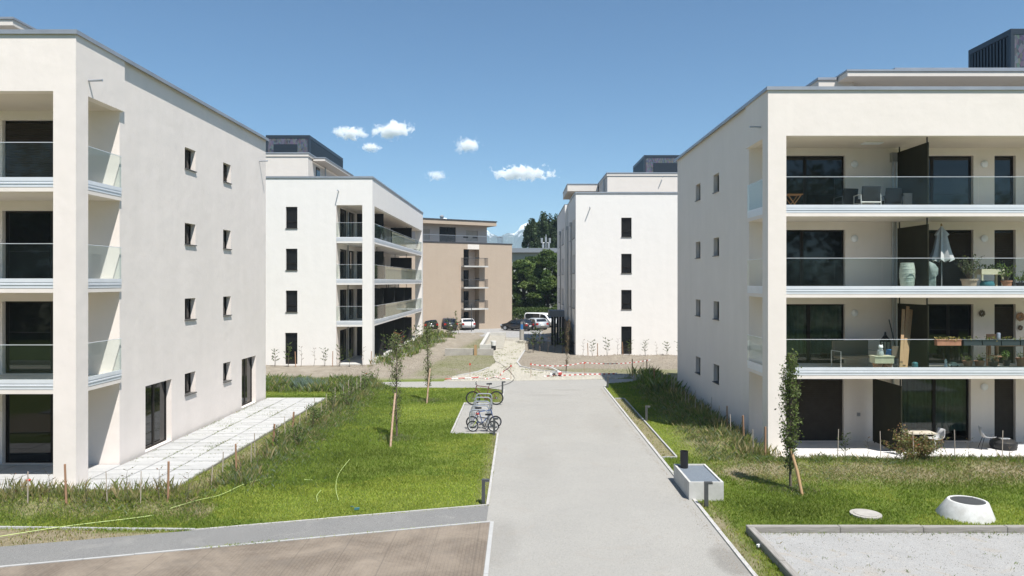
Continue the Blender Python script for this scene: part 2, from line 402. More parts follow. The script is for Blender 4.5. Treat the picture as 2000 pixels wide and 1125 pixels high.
def grid_sheet(name, xs, ys, mat, lower=-.022):
    X, Y = np.meshgrid(xs, ys); Z = gz(X, Y) + lower
    # underneath hard surfaces the earth is kept just below the sheet
    hd = hard(X, Y); Z = np.where(hd & (np.abs(gz(X, Y)) < .4), np.minimum(Z, -.03), Z)
    Z = np.where((X > 8.8) & (Y > 24.2) & (Y < 41), -.4, Z)
    nx, ny = len(xs), len(ys)
    v = np.stack([X, Y, Z], -1).reshape(-1, 3)
    i = np.arange(nx * ny).reshape(ny, nx)
    f = np.stack([i[:-1, :-1], i[:-1, 1:], i[1:, 1:], i[1:, :-1]], -1).reshape(-1, 4)
    me = bpy.data.meshes.new(name); me.from_pydata(v.tolist(), [], f.tolist()); me.materials.append(mat)
    me.polygons.foreach_set('use_smooth', [True] * len(f))
    d, s, q = zones(X.ravel(), Y.ravel())
    ca = me.color_attributes.new('zone', 'FLOAT_COLOR', 'POINT')
    ca.data.foreach_set('color', np.stack([d, s, q, np.ones_like(d)], -1).ravel())
    return link(name, me, kind='structure')
xs = np.concatenate([np.arange(-60, -22, 2.0), np.arange(-22, 19, .22), np.arange(19, 61, 2.0)])
ys = np.concatenate([np.arange(-40, 13, 2.0), np.arange(13, 50, .22), np.arange(50, 84, .45), np.arange(84, 160, 3.0)])
grid_sheet('lawn', xs, ys, terrain_material())
far = MB().box(-9000, 9000, -3000, 9500, -1.4, -.9); far.build('ground', [M('far_fields', (.10, .13, .06), (.16, .15, .09), .02, .95)], kind='structure')

def asphalt(name, c1, c2, c3, sc=1, stains=()):
    m, t, p, o = nodes(name); p.inputs['Roughness'].default_value = .9; p.inputs['Specular IOR Level'].default_value = .25
    a = mixrgb(t, ramp(t, noise(t, .45 * sc, 6, .65), .3, .7), c1, c2)
    a = mixrgb(t, ramp(t, noise(t, .9, 4, .6, None, 1.5), .56, .72), a, c3)
    v = t.nodes.new('ShaderNodeTexVoronoi'); v.inputs['Scale'].default_value = 70; t.links.new(coord(t), v.inputs['Vector'])
    sp = t.nodes.new('ShaderNodeSeparateColor'); t.links.new(v.outputs['Color'], sp.inputs[0])
    a = mixrgb(t, mixrgb(t, sp.outputs[0], (0, 0, 0), (.8, .8, .8)), a, mixrgb(t, .9, a, (.62, .61, .6), 'MULTIPLY'))
    a = mixrgb(t, ramp(t, noise(t, 160, 2, .8), .45, .75), a, mixrgb(t, .5, a, (.62, .61, .58)))
    for cx, cy, rx, ry, c3_ in stains:
        mp = t.nodes.new('ShaderNodeMapping'); mp.inputs['Location'].default_value = (-cx / rx, -cy / ry, 0); mp.inputs['Scale'].default_value = (1 / rx, 1 / ry, 0); t.links.new(coord(t), mp.inputs[0])
        ln = t.nodes.new('ShaderNodeVectorMath'); ln.operation = 'LENGTH'; t.links.new(mp.outputs[0], ln.inputs[0])
        nz = t.nodes.new('ShaderNodeMath'); nz.operation = 'MULTIPLY_ADD'; nz.inputs[1].default_value = 1.1; t.links.new(noise(t, 2.2, 5), nz.inputs[0]); t.links.new(ln.outputs['Value'], nz.inputs[2])
        a = mixrgb(t, ramp(t, nz.outputs[0], 1.72, 1.15), a, mixrgb(t, c3_, a, (.5, .48, .46), 'MULTIPLY'))
    t.links.new(a, p.inputs['Base Color']); bump(t, p, noise(t, 45, 4, .8), .7, .012); return m
MT['path'] = asphalt('chip_path', (.325, .31, .28), (.285, .273, .248), (.30, .278, .245), 1, [(4.55, 15.3, .42, .9, .5), (-.5, 16.4, .5, 1.6, .2), (1.5, 37.6, 1.2, .4, .15), (2.6, 39.4, .9, .25, .25), (3.6, 30, .8, 3, .10), (.6, 24, .7, 2.6, .10)])
MT['band'] = asphalt('grey_band', (.175, .171, .163), (.146, .144, .14), (.205, .20, .188), 1.6)
MT['gravel'] = asphalt('grey_gravel', (.35, .345, .335), (.29, .285, .275), (.34, .295, .24), 2.2)
MT['rubble'] = asphalt('pale_rubble', (.40, .37, .305), (.29, .265, .215), (.46, .43, .365), 5)
MT['carpark'] = asphalt('carpark', (.33, .32, .31), (.28, .275, .265), (.30, .29, .28), 1)

def paver_material():
    m, t, p, o = nodes('small_pavers'); p.inputs['Roughness'].default_value = .9
    mp = t.nodes.new('ShaderNodeMapping'); mp.inputs['Rotation'].default_value = (0, 0, R(90)); t.links.new(coord(t), mp.inputs[0])
    b = t.nodes.new('ShaderNodeTexBrick'); b.inputs['Scale'].default_value = 1; b.inputs['Brick Width'].default_value = .16; b.inputs['Row Height'].default_value = .08
    b.inputs['Mortar Size'].default_value = .010; b.inputs['Mortar Smooth'].default_value = .3
    b.inputs['Color1'].default_value = (.175, .14, .105, 1); b.inputs['Color2'].default_value = (.155, .122, .093, 1); b.inputs['Mortar'].default_value = (.125, .10, .077, 1)
    t.links.new(mp.outputs[0], b.inputs['Vector'])
    a = mixrgb(t, ramp(t, noise(t, .55, 7, .7, None, .6), .40, .66), b.outputs['Color'], (.25, .205, .158))
    a = mixrgb(t, ramp(t, noise(t, 1.2, 6, .7, coord(t, 'Object', (1, .8, 1)), .8), .50, .76), a, (.15, .125, .10))
    bj = t.nodes.new('ShaderNodeTexBrick'); bj.inputs['Scale'].default_value = 1; bj.inputs['Brick Width'].default_value = 9; bj.inputs['Row Height'].default_value = .98; bj.offset = 0
    bj.inputs['Mortar Size'].default_value = .012; t.links.new(mp.outputs[0], bj.inputs['Vector'])
    a = mixrgb(t, mixrgb(t, bj.outputs['Fac'], (0, 0, 0), (.4, .4, .4)), a, (.09, .075, .06))
    t.links.new(a, p.inputs['Base Color'])
    iv = t.nodes.new('ShaderNodeMath'); iv.operation = 'SUBTRACT'; iv.inputs[0].default_value = 1; t.links.new(b.outputs['Fac'], iv.inputs[1])
    bump(t, p, iv.outputs[0], .45, .008); return m
MT['pavers'] = paver_material()

def sheet(name, P, z, mat, th=.06): return MB().poly(P, z - th, z).build(name, mat, kind='structure')
def slope(name, P, z, mat):
    bm = bmesh.new(); bm.faces.new([bm.verts.new((x, y, 0)) for x, y in P])
    for y in np.arange(46, 118, 2.0): bmesh.ops.bisect_plane(bm, geom=bm.verts[:] + bm.edges[:] + bm.faces[:], plane_co=(0, y, 0), plane_no=(0, 1, 0))
    for v in bm.verts: v.co.z = z - .32 * float(sst(70, 88, v.co.y))
    bmesh.ops.recalc_face_normals(bm, faces=bm.faces); r_ = bmesh.ops.extrude_face_region(bm, geom=bm.faces[:])
    bmesh.ops.translate(bm, verts=[e for e in r_['geom'] if isinstance(e, bmesh.types.BMVert)], vec=(0, 0, -.06)); bmesh.ops.recalc_face_normals(bm, faces=bm.faces)
    me = bpy.data.meshes.new(name); bm.to_mesh(me); bm.free(); me.materials.append(MT[mat]); return link(name, me, kind='structure')
sheet('path', PATH, 0.0, 'path'); sheet('asphalt_band', BAND, .004, 'band'); sheet('paved_yard', PAVE, .008, 'pavers')
sheet('bike_pad', PAD, .006, 'path'); sheet('gravel_bed', BED, .03, 'gravel'); slope('rubble_path', GRAV, -.004, 'rubble'); slope('car_park', CARPARK, .004, 'carpark')

def strip(mb, pts, w_, z0, z1):
    pts = [Vector((*p, 0)) for p in pts]
    for a, b in zip(pts, pts[1:]):
        d = (b - a).normalized(); n = Vector((-d.y, d.x, 0)) * w_ / 2; L = (b - a).length; k = max(1, int(L / 1.0))
        for i in range(k):
            p, q = a + (b - a) * (i / k) + d * .004, a + (b - a) * ((i + 1) / k) - d * .004
            dz = rnd.uniform(-.003, .003)
            mb.poly([(p - n)[:2], (q - n)[:2], (q + n)[:2], (p + n)[:2]], z0, z1 + dz)
def kerb(name, pts, w_=.07, z0=-.08, z1=.03, mat='kerb'):
    m = MB(); strip(m, pts, w_, z0, z1); return m.build(name, mat, kind='structure')
kerb('kerb', [(XR + .04, 5), (XR + .04, 40.2), (4.99, 41.25)], .09, -.08, .035)
kerb('kerb', [(XL - .035, 19.1), (XL - .035, 28.15)]); kerb('kerb', [(-2.71, 28.16), (-2.71, 35.14), (XL - .04, 35.14)]); kerb('kerb', [(-2.7, 28.16), (XL - .04, 28.16)])
kerb('kerb', [(XL - .035, 35.2), (XL - .035, 39.5)])
kerb('kerb', [(XL - .04, 19.10), (-7.9, 17.17)], .05, -.08, .022)
kerb('kerb', [(-.69, 5), (-.69, 17.76)], .09, -.08, .02, 'slab_b'); kerb('kerb', [(-.73, 17.78), (-22, 11.88)], .07, -.08, .018, 'slab_b')
kerb('kerb', [(-7.85, 17.2), (-22, 17.68)], .06, -.08, .03, 'slab_b')
kerb('kerb', [(4.86, 24.28), (5.36, 24.28), (5.36, 36.5), (4.86, 36.5)], .055, -.08, .035, 'slab_b')
kerb('kerb', [(-2.15, 49.5), (-2.75, 47.2), (-4.0, 45.2)], .12, -.08, .06); kerb('kerb', [(.45, 62), (.08, 56.5), (-.18, 52.8), (.05, 50.3), (1.2, 48.1), (3.7, 46.5), (9.0, 45.35)], .12, -.08, .06)

# terraces of loose slabs round the left building
MT['dark_joint'] = M('dark_joint', (.26, .24, .19), (.15, .14, .105), 6, .95)
def terrace(name, xr, yr, dx, dy, z, skip=None):
    base = MB().box(xr[0], xr[1], yr[0], yr[1], z - .25, z - .03).build(name, 'dark_joint', kind='structure')
    vs = {}
    nx, ny = round((xr[1] - xr[0]) / dx), round((yr[1] - yr[0]) / dy)
    sx, sy = (xr[1] - xr[0]) / nx, (yr[1] - yr[0]) / ny
    for k in range(2): vs[k] = MB().box(-sx / 2 + .014, sx / 2 - .014, -sy / 2 + .014, sy / 2 - .014, -.06, 0).mesh('paving_slab', 'slab' if k == 0 else 'slab_b')
    for i in range(nx):
        for j in range(ny):
            o = link('paving_slab', vs[0 if rnd.random() < .7 else 1], base, loc=(xr[0] + (i + .5) * sx, yr[0] + (j + .5) * sy, z + rnd.uniform(-.006, .004)))
            o.rotation_euler = (rnd.uniform(-.004, .004), rnd.uniform(-.004, .004), rnd.uniform(-.006, .006))
    return base
terrace('terrace', (-12.68, -9.75), (20.0, 35.8), .975, .52, .165)
terrace('terrace', (-20.4, -12.70), (20.1, 22.7), 1.1, .87, .165)
MB().box(8.95, 28.3, 24.3, 27.8, -.5, -.25).build('terrace', [M('pale_concrete_floor', (.60, .58, .55), (.52, .50, .47), 1.2, .85, 40, .2)], kind='structure')
MB().box(-12.6, -9.0, 49.5, 75.5, -.05, .262).build('terrace', 'concrete', kind='structure')

# ------------------------------------------------------------------ mountains and air
def mountains():
    n, k = 260, 26; vs = []; fs = []; r = np.random.default_rng(5)
    u = np.linspace(-2600, 2600, n)
    crest = 278 + 30 * np.sin(u / 260 + 1) + 22 * np.sin(u / 97 + .4) + 14 * np.sin(u / 41) + 9 * np.sin(u / 17.3) + 6 * r.standard_normal(n)
    crest += 75 * np.exp(-((u + 400) / 150) ** 2)
    for j in range(k):
        t = j / (k - 1)
        for i in range(n):
            rough = r.standard_normal() * 12 * (1 - abs(2 * t - 1)) + 32 * math.sin(u[i] / 33 + 6 * t) * t * (1 - t)
            vs.append((u[i] + r.uniform(-6, 6), 3500 + 560 * t + 60 * math.sin(u[i] / 55) * (1 - t), max(-2, crest[i] * (t ** 1.15)) + rough * (t < .99) - 2))
    vs += [(u[i], 4700, -2) for i in range(n)]
    for j in range(k): fs += [(j * n + i, j * n + i + 1, (j + 1) * n + i + 1, (j + 1) * n + i) for i in range(n - 1)]
    m, t, p, o = nodes('snowy_rock'); p.inputs['Roughness'].default_value = .9
    g = t.nodes.new('ShaderNodeNewGeometry'); sx = t.nodes.new('ShaderNodeSeparateXYZ'); t.links.new(g.outputs['Position'], sx.inputs[0])
    ad = t.nodes.new('ShaderNodeMath'); ad.operation = 'MULTIPLY_ADD'; ad.inputs[1].default_value = 260; t.links.new(noise(t, .022, 8, .7), ad.inputs[0]); t.links.new(sx.outputs[2], ad.inputs[2])
    f = ramp(t, ad.outputs[0], 396, 436)
    rock = mixrgb(t, noise(t, .03, 6), (.035, .055, .04), (.075, .09, .075))
    t.links.new(mixrgb(t, f, rock, (.85, .86, .88)), p.inputs['Base Color'])
    me = bpy.data.meshes.new('mountains'); me.from_pydata(vs, [], fs); me.materials.append(m); link('mountains', me, kind='structure')
mountains()
HAZE = True
if HAZE:
    m = bpy.data.materials.new('air'); m.use_nodes = True; t = m.node_tree; t.nodes.clear()
    o = t.nodes.new('ShaderNodeOutputMaterial'); v = t.nodes.new('ShaderNodeVolumePrincipled')
    v.inputs['Color'].default_value = (.62, .80, 1, 1); v.inputs['Density'].default_value = 1.6e-4; v.inputs['Anisotropy'].default_value = 0.0
    t.links.new(v.outputs[0], o.inputs['Volume'])
    MB().box(-9100, 9100, -3100, 9600, -2.4, 395).build('haze', [m], kind='stuff')

# ------------------------------------------------------------------ windows and walls
def window(root, T, u0, u1, z0, z1, style='sash', inset=.2, fill='pane', name=None, mull=None, fw=.06):
    door = z1 - z0 > 1.9
    nm = name or ('balcony_door' if door else 'window')
    f = MB(); g = .004; d0, d1 = inset, inset + .07
    f.box(u0 + g, u0 + fw, d0, d1, z0 + g, z1 - g, T); f.box(u1 - fw, u1 - g, d0, d1, z0 + g, z1 - g, T)
    f.box(u0 + fw, u1 - fw, d0, d1, z1 - fw, z1 - g, T); f.box(u0 + fw, u1 - fw, d0, d1, z0 + g, z0 + fw, T)
    lo, hi = u0 + fw, u1 - fw; cells = [(lo, hi, z0 + fw, z1 - fw)]
    if style in ('slide', 'sash'):
        mu = lo + (hi - lo) * (mull if mull else .5); mw = .06 if style == 'slide' else .03
        f.box(mu - mw, mu + mw, d0 + .002, d1 + .02, z0 + fw, z1 - fw, T)
        cells = [(lo, mu - mw, z0 + fw, z1 - fw), (mu + mw, hi, z0 + fw, z1 - fw)]
    if style == 'transom':
        zm = z0 + (z1 - z0) * (mull or .3); f.box(lo, hi, d0 - .01, d1, zm - .035, zm + .035, T)
        cells = [(lo, hi, z0 + fw, zm - .035), (lo, hi, zm + .035, z1 - fw)]
    w_ = f.build(nm, 'frame', root)
    if fill == 'blind':
        s = MB(); n = int((z1 - z0 - .1) / .075)
        for i in range(n):
            z = z0 + .05 + i * .075
            s.add([T(u0 + .02, inset - .035, z), T(u1 - .02, inset - .035, z), T(u1 - .02, inset - .012, z + .07), T(u0 + .02, inset - .012, z + .07),
                   T(u0 + .02, inset - .001, z), T(u1 - .02, inset - .001, z), T(u1 - .02, inset - .001, z + .07), T(u0 + .02, inset - .001, z + .07)],
                  [(0, 1, 2, 3), (0, 4, 5, 1), (3, 2, 6, 7)])
        s.build('blind_slats', 'blind', w_, kind='stuff')
    for a, b, c_, d in cells:
        MB().box(a + .001, b - .001, inset + .025, inset + .04, c_ + .001, d - .001, T).build('pane', 'pane_clear' if fill in ('clear', 'curtain') else 'pane', w_)
    if fill == 'curtain':
        s = MB(); n = 90; ph = rnd.random() * 6
        ww = [(u0 + .03 + (u1 - u0 - .06) * i / n, inset + .16 + .035 * math.sin(i * .9 + ph) + .02 * math.sin(i * 2.3)) for i in range(n + 1)]
        s.add([T(u, d, z) for u, d in ww for z in (z0 + .35, z1 - .03)], [(2 * i, 2 * i + 2, 2 * i + 3, 2 * i + 1) for i in range(n)]); s.build('curtain', 'curtain', w_, True)
    if fill in ('clear', 'curtain'):
        s = MB(); q = 1.3
        s.add([T(u, d, z) for u in (u0 - .3, u1 + .3) for d in (inset + .08, q) for z in (z0 - .01, z1 + .1)],
              [(2, 3, 7, 6), (0, 2, 6, 4), (1, 3, 7, 5), (0, 1, 3, 2), (4, 5, 7, 6)]); s.build('room', [MT.setdefault('room', M('room_dark', (.05, .048, .045), None))], w_)
    if not door:
        MB().box(u0 - .02, u1 + .02, -.055, inset, z0 - .03, z0 + .006, T).build('sill', 'sill', w_)
    return w_

def railing(root, slab, T, u0, u1, F, n, flip=0, edge=None):
    """metal base profile along the slab edge with frameless glass on it"""
    p = MB(); p.box(u0, u1, .022, .08, F - .12, F + .05, T); p.box(u0, u1, .012, .05, F + .05, F + .16, T)
    p.box(u0, u1, .008, .022, F - .03, F + .005, T)
    p.build('rail_profile', 'profile', slab)
    L = (u1 - u0) / n
    for i in range(n):
        MB().box(u0 + i * L + .008, u0 + (i + 1) * L - .008, -.002 + .02, .014 + .02, F + .16, F + 1.15, T).build('glass_panel', 'glass', slab)
    MB().box(u0, u1, -.006 + .02, .018 + .02, F + 1.15, F + 1.165, T).build('handrail_strip', 'profile', slab)

def wall_lamp(root, T, u, z):
    m = MB(); vs = []; n = 18
    c0 = [(.135, .0), (.135, .05), (.11, .07), (.0, .078)]
    for r, d in c0: vs += [T(u + r * math.cos(2 * math.pi * k / n), -d, z + r * math.sin(2 * math.pi * k / n)) for k in range(n)]
    fs = [(i * n + k, i * n + (k + 1) % n, (i + 1) * n + (k + 1) % n, (i + 1) * n + k) for i in range(3) for k in range(n)]
    m.add(vs, fs); m.build('wall_lamp', 'lampwhite', root, True)

FL = [0, 2.88, 5.78, 8.68]; CEIL = 11.3; TOP = 12.97

def near_building(name, label, s, loc, Wd, L, wallm, frontm, front, side_ops, lamps, scr, spouts, nrail):
    root = thing(name, label, 'apartment building', loc)
    Tf = lambda u, d, z: (s * u, d, z)                 # front plane
    Tb = lambda u, d, z: (s * u, 2.4 + d, z)           # back wall of the loggia
    Ts = lambda u, d, z: (s * (.1 + d), u, z)          # side wall
    Tq = lambda u, d, z: (s * d, u, z)                 # side edge of the loggia
    MB().box(0, .65, 0, .58, -.3, CEIL, Tf).build('pillar', frontm, root)
    MB().box(0, Wd, 0, .3, CEIL, TOP, Tf).build('fascia', frontm, root)
    MB().box(0, .3, .3, 2.52, CEIL, TOP, Tf).build('fascia', wallm, root)
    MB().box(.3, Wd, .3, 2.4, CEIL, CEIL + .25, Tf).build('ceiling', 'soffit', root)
    ops = [o[:4] for o in front]
    MB().wall(Tb, .1, Wd, -.3, CEIL + .1, ops, .27).build('loggia_wall', frontm, root)
    for o in front: window(root, Tb, *o[:4], style=o[4], fill=o[5], inset=.14, mull=o[6] if len(o) > 6 else None)
    m = MB(); m.wall(Ts, 2.4, L, -.3, TOP, side_ops, .27)
    m.add([(s * Wd, 2.4, -.3), (s * Wd, L, -.3), (s * Wd, L, TOP), (s * Wd, 2.4, TOP)], [(0, 1, 2, 3)])
    m.add([(s * .1, L, -.3), (s * Wd, L, -.3), (s * Wd, L, TOP), (s * .1, L, TOP)], [(0, 1, 2, 3)])
    m.build('side_wall', wallm, root)
    for o in side_ops: window(root, Ts, *o[:4], style='slide' if o[3] - o[2] > 1.9 else 'sash', inset=.19, fill=o[4] if len(o) > 4 else 'pane', mull=.62 if o[3] - o[2] < 1.9 else .5)
    for k in (1, 2, 3):
        F = FL[k]
        sb = MB().box(.03, Wd, .03, 2.395, F - .25, F, Tf).build('balcony_slab', 'stucco_warm' if wallm != 'stucco_cool' else 'stucco_warm', root)
        railing(root, sb, Tf, .655, Wd, F, nrail); railing(root, sb, Tq, .585, 2.36, F, 1)
    # roof, parapet coping
    MB().box(.32, Wd - .02, 2.6, L - .02, TOP - .5, TOP - .35, Tf).build('roof', 'roof', root)
    c_ = MB(); g = .05
    c_.box(-g, Wd, -g, .33, TOP, TOP + .07, Tf); c_.box(-g, .36, .33, L + g, TOP, TOP + .07, Tf); c_.box(.36, Wd, L - .25, L + g, TOP, TOP + .07, Tf)
    c_.box(-g - .004, Wd, -g - .004, -g + .012, TOP - .05, TOP + .074, Tf); c_.box(-g - .004, -g + .012, -g + .014, L + g, TOP - .05, TOP + .074, Tf)
    c_.build('coping', 'coping', root)
    for u, z in lamps: wall_lamp(root, Tb, u, z)
    for u, F, top, wd in scr:                         # partition screens hung between floor and ceiling
        p = MB(); p.box(u, u + .045, .16, 2.2, F + .05, top, Tf); pp = p.build('partition_screen', 'screen', root)
        q = MB(); 
        for y in (.22, 2.08): q.box(u + .005, u + .04, y, y + .04, F, top + .24, Tf)
        q.build('screen_post', 'screen_black', pp)
    for y, z in spouts:
        q = MB(); q.tube([(0, 0, 0), (-s * .46, 0, .02)], .035, 10); x = s * (.1 if y > 2.5 else 0) + s * .05
        q.v = [(v[0] + x, v[1] + y, v[2] + z) for v in q.v]; q.build('overflow_spout', 'steel', root)
    return root, Tf, Tb, Ts

def G(F, a, b, style, fill, mull=None, h=2.34, z0=.02): return (a, b, F + (z0 if F or a in (1.5, 5.2) else -.13), F + h, style, fill, mull)
LN, LX = 1.5, 2.32
# left near building
ops = [(6.83, 7.73, F + LN, F + LX) for F in FL] + [(10.35, 11.15, F + LN, F + LX) + (('blind',) if F == FL[3] else ()) for F in FL]
ops += [(3.97, 5.8, .02, 2.27, 'pane'), (12.4, 14.15, .02, 2.27, 'pane')]
fr = [G(FL[3], 1.5, 3.85, 'slide', 'blind'), G(FL[2], 1.5, 3.85, 'slide', 'pane', .35), G(FL[1], 1.5, 3.85, 'slide', 'pane', .35), G(0, 1.5, 3.85, 'slide', 'pane', .35)]
fr += [G(F, 5.2, 7.3, 'slide', 'pane', .5) for F in FL]
A, aTf, aTb, aTs = near_building('apartment_building', 'tall white building at left edge with four corner balconies over the slab terrace', -1, (-12.69, 20.35, .15), 11, 15.5, 'stucco_cool', 'stucco_cool', fr, ops, [(4.5, F + 2.0) for F in FL], [], [(.6, 11.76), (14.6, 11.76)], 6)
# right near building
ops = [(6.6, 7.5, F + LN, F + LX) for F in FL] + [(9.9, 10.8, F + LN, F + LX) for F in FL]
fr = [G(FL[3], 1.3, 3.85, 'slide', 'pane', .40), G(FL[3], 7.05, 8.85, 'slide', 'pane', .12), G(FL[3], 9.67, 10.5, 'plain', 'pane'),
      G(FL[2], 1.3, 3.85, 'slide', 'pane', .35), G(FL[2], 7.05, 8.85, 'slide', 'blind', .5), G(FL[2], 9.67, 10.5, 'plain', 'blind'),
      G(FL[1], 1.3, 3.85, 'slide', 'curtain', .46), G(FL[1], 7.05, 8.85, 'slide', 'pane', .5), G(FL[1], 9.67, 10.5, 'plain', 'blind'),
      G(0, 1.0, 3.8, 'slide', 'blind', .5), G(0, 6.05, 8.75, 'slide', 'curtain', .5), G(0, 9.67, 10.5, 'plain', 'blind')]
fr += [G(F, a, a + 2.3, 'slide', 'pane', .5) for F in FL for a in (11.6, 15.6)]
C, cTf, cTb, cTs = near_building('apartment_building', 'four storey building at right edge with long glass fronted balconies full of furniture', 1, (8.85, 25.36, -.1), 19.5, 15.0, 'stucco_warm', 'stucco_warm', fr, ops,
    [(4.2, FL[3] + 2.0), (9.26, FL[3] + 2.0), (4.2, FL[2] + 2.0), (9.26, FL[2] + 2.0), (4.2, FL[1] + 2.0), (9.26, 2.0)],
    [(5.78, FL[3], FL[3] + 2.42, 0), (5.78, FL[2], FL[2] + 2.38, 0), (5.78, FL[1], FL[1] + 2.38, 0), (4.82, -.12, 2.35, 0)], [(.75, 11.76)], 11)
m = MB(); m.tube([(5.68, 2.33, .1), (5.68, 2.33, 10.95)], .05, 10); dp = m.build('downpipe', 'pipe', C, True); MB().tube([(5.80, 2.33, 2.9), (5.80, 2.33, 10.95)], .035, 10).build('downpipe', 'pipe', C, True); MB().box(5.58, 5.88, 2.2, 2.398, 10.75, 11.1).build('rain_hopper', 'pipe', dp)
m = MB().box(4.0, 4.7, 1.1, 1.45, 11.26, 11.298).build('ceiling_light', 'lampwhite', C)
m = MB().box(4.30, 4.42, 2.36, 2.398, .86, .98).build('wall_socket', 'pipe', C)

# roofs above: set back attic storeys and cladded plant rooms
def ribbed(root, x0, x1, y0, y1, z0, z1, fx):
    """plant room: dark frame, ribbed side, perforated front with a dark door"""
    b = MB(); b.box(x0 + .05, x1 - .05, y0 + .05, y1 - .05, z0, z1 - .05); bo = b.build('plant_room', 'clad', root)
    r = MB(); y = y0 + .2
    sx = x1 if fx > 0 else x0
    while y < y1 - .2:
        r.box(min(sx, sx - fx * .05), max(sx, sx - fx * .05) - .0, y, y + .12, z0 + .15, z1 - .3); y += .24
    r.build('side_ribs', 'clad', bo, kind='stuff')
    f = MB(); f.box(x0, x1, y0, y1, z1 - .26, z1); f.box(x0, x0 + .18, y0, y0 + .18, z0, z1 - .26); f.box(x1 - .18, x1, y0, y0 + .18, z0, z1 - .26); f.box(x1 - .18, x1, y1 - .18, y1, z0, z1 - .26); f.box(x0, x0 + .18, y1 - .18, y1, z0, z1 - .26)
    f.build('frame', M('plant_frame', (.035, .045, .058), None, rough=.4, metal=.3), bo)
    MB().box(x0 + .18, x1 - .18, y0 + .02, y0 + .05, z0, z1 - .26).build('perforated_panel', 'clad_speck', bo)
    MB().box(x0 + (x1 - x0) * .18, x0 + (x1 - x0) * .72, y0 - .02, y0 + .03, z0, z1 - .75).build('door', 'clad', bo)

def attic(root, body, roof, zt, z0=TOP - .5, win=None, coping=.1):
    """body and roof: (x0, x1, y0, y1) in the building's own axes"""
    a = MB().box(*body, z0, zt - .32).build('attic_wall', 'stucco_attic', root)
    b = MB().box(*roof, zt - .30, zt - .08).build('attic_roof', 'stucco_attic', root)
    x0, x1, y0, y1 = roof
    MB().box(x0 - .04, x1 + .04, y0 - .04, y1 + .04, zt - .078, zt).build('coping', 'coping', b)
attic(A, (-10.9, -6.6, 7, 14.9), (-11, -5.9, 5.75, 15.2), 15.55)
attic(C, (7.0, 19.3, 9.2, 14.6), (6.15, 19.4, 7.2, 14.9), 15.8)
MB().box(5.25, 6.9, 8.2, 14.4, TOP - .5, 15.6).build('attic_wall', 'stucco_attic', C); MB().box(5.2, 6.1, 8.15, 14.45, 15.602, 15.72).build('coping', 'coping', C)
MB().box(8.9, 19.2, 8.3, 14.0, 15.81, 16.22).build('attic_roof', 'coping', C)
ribbed(C, 14.45, 18.5, 8.4, 11.6, 16.22, 18.1, -1)

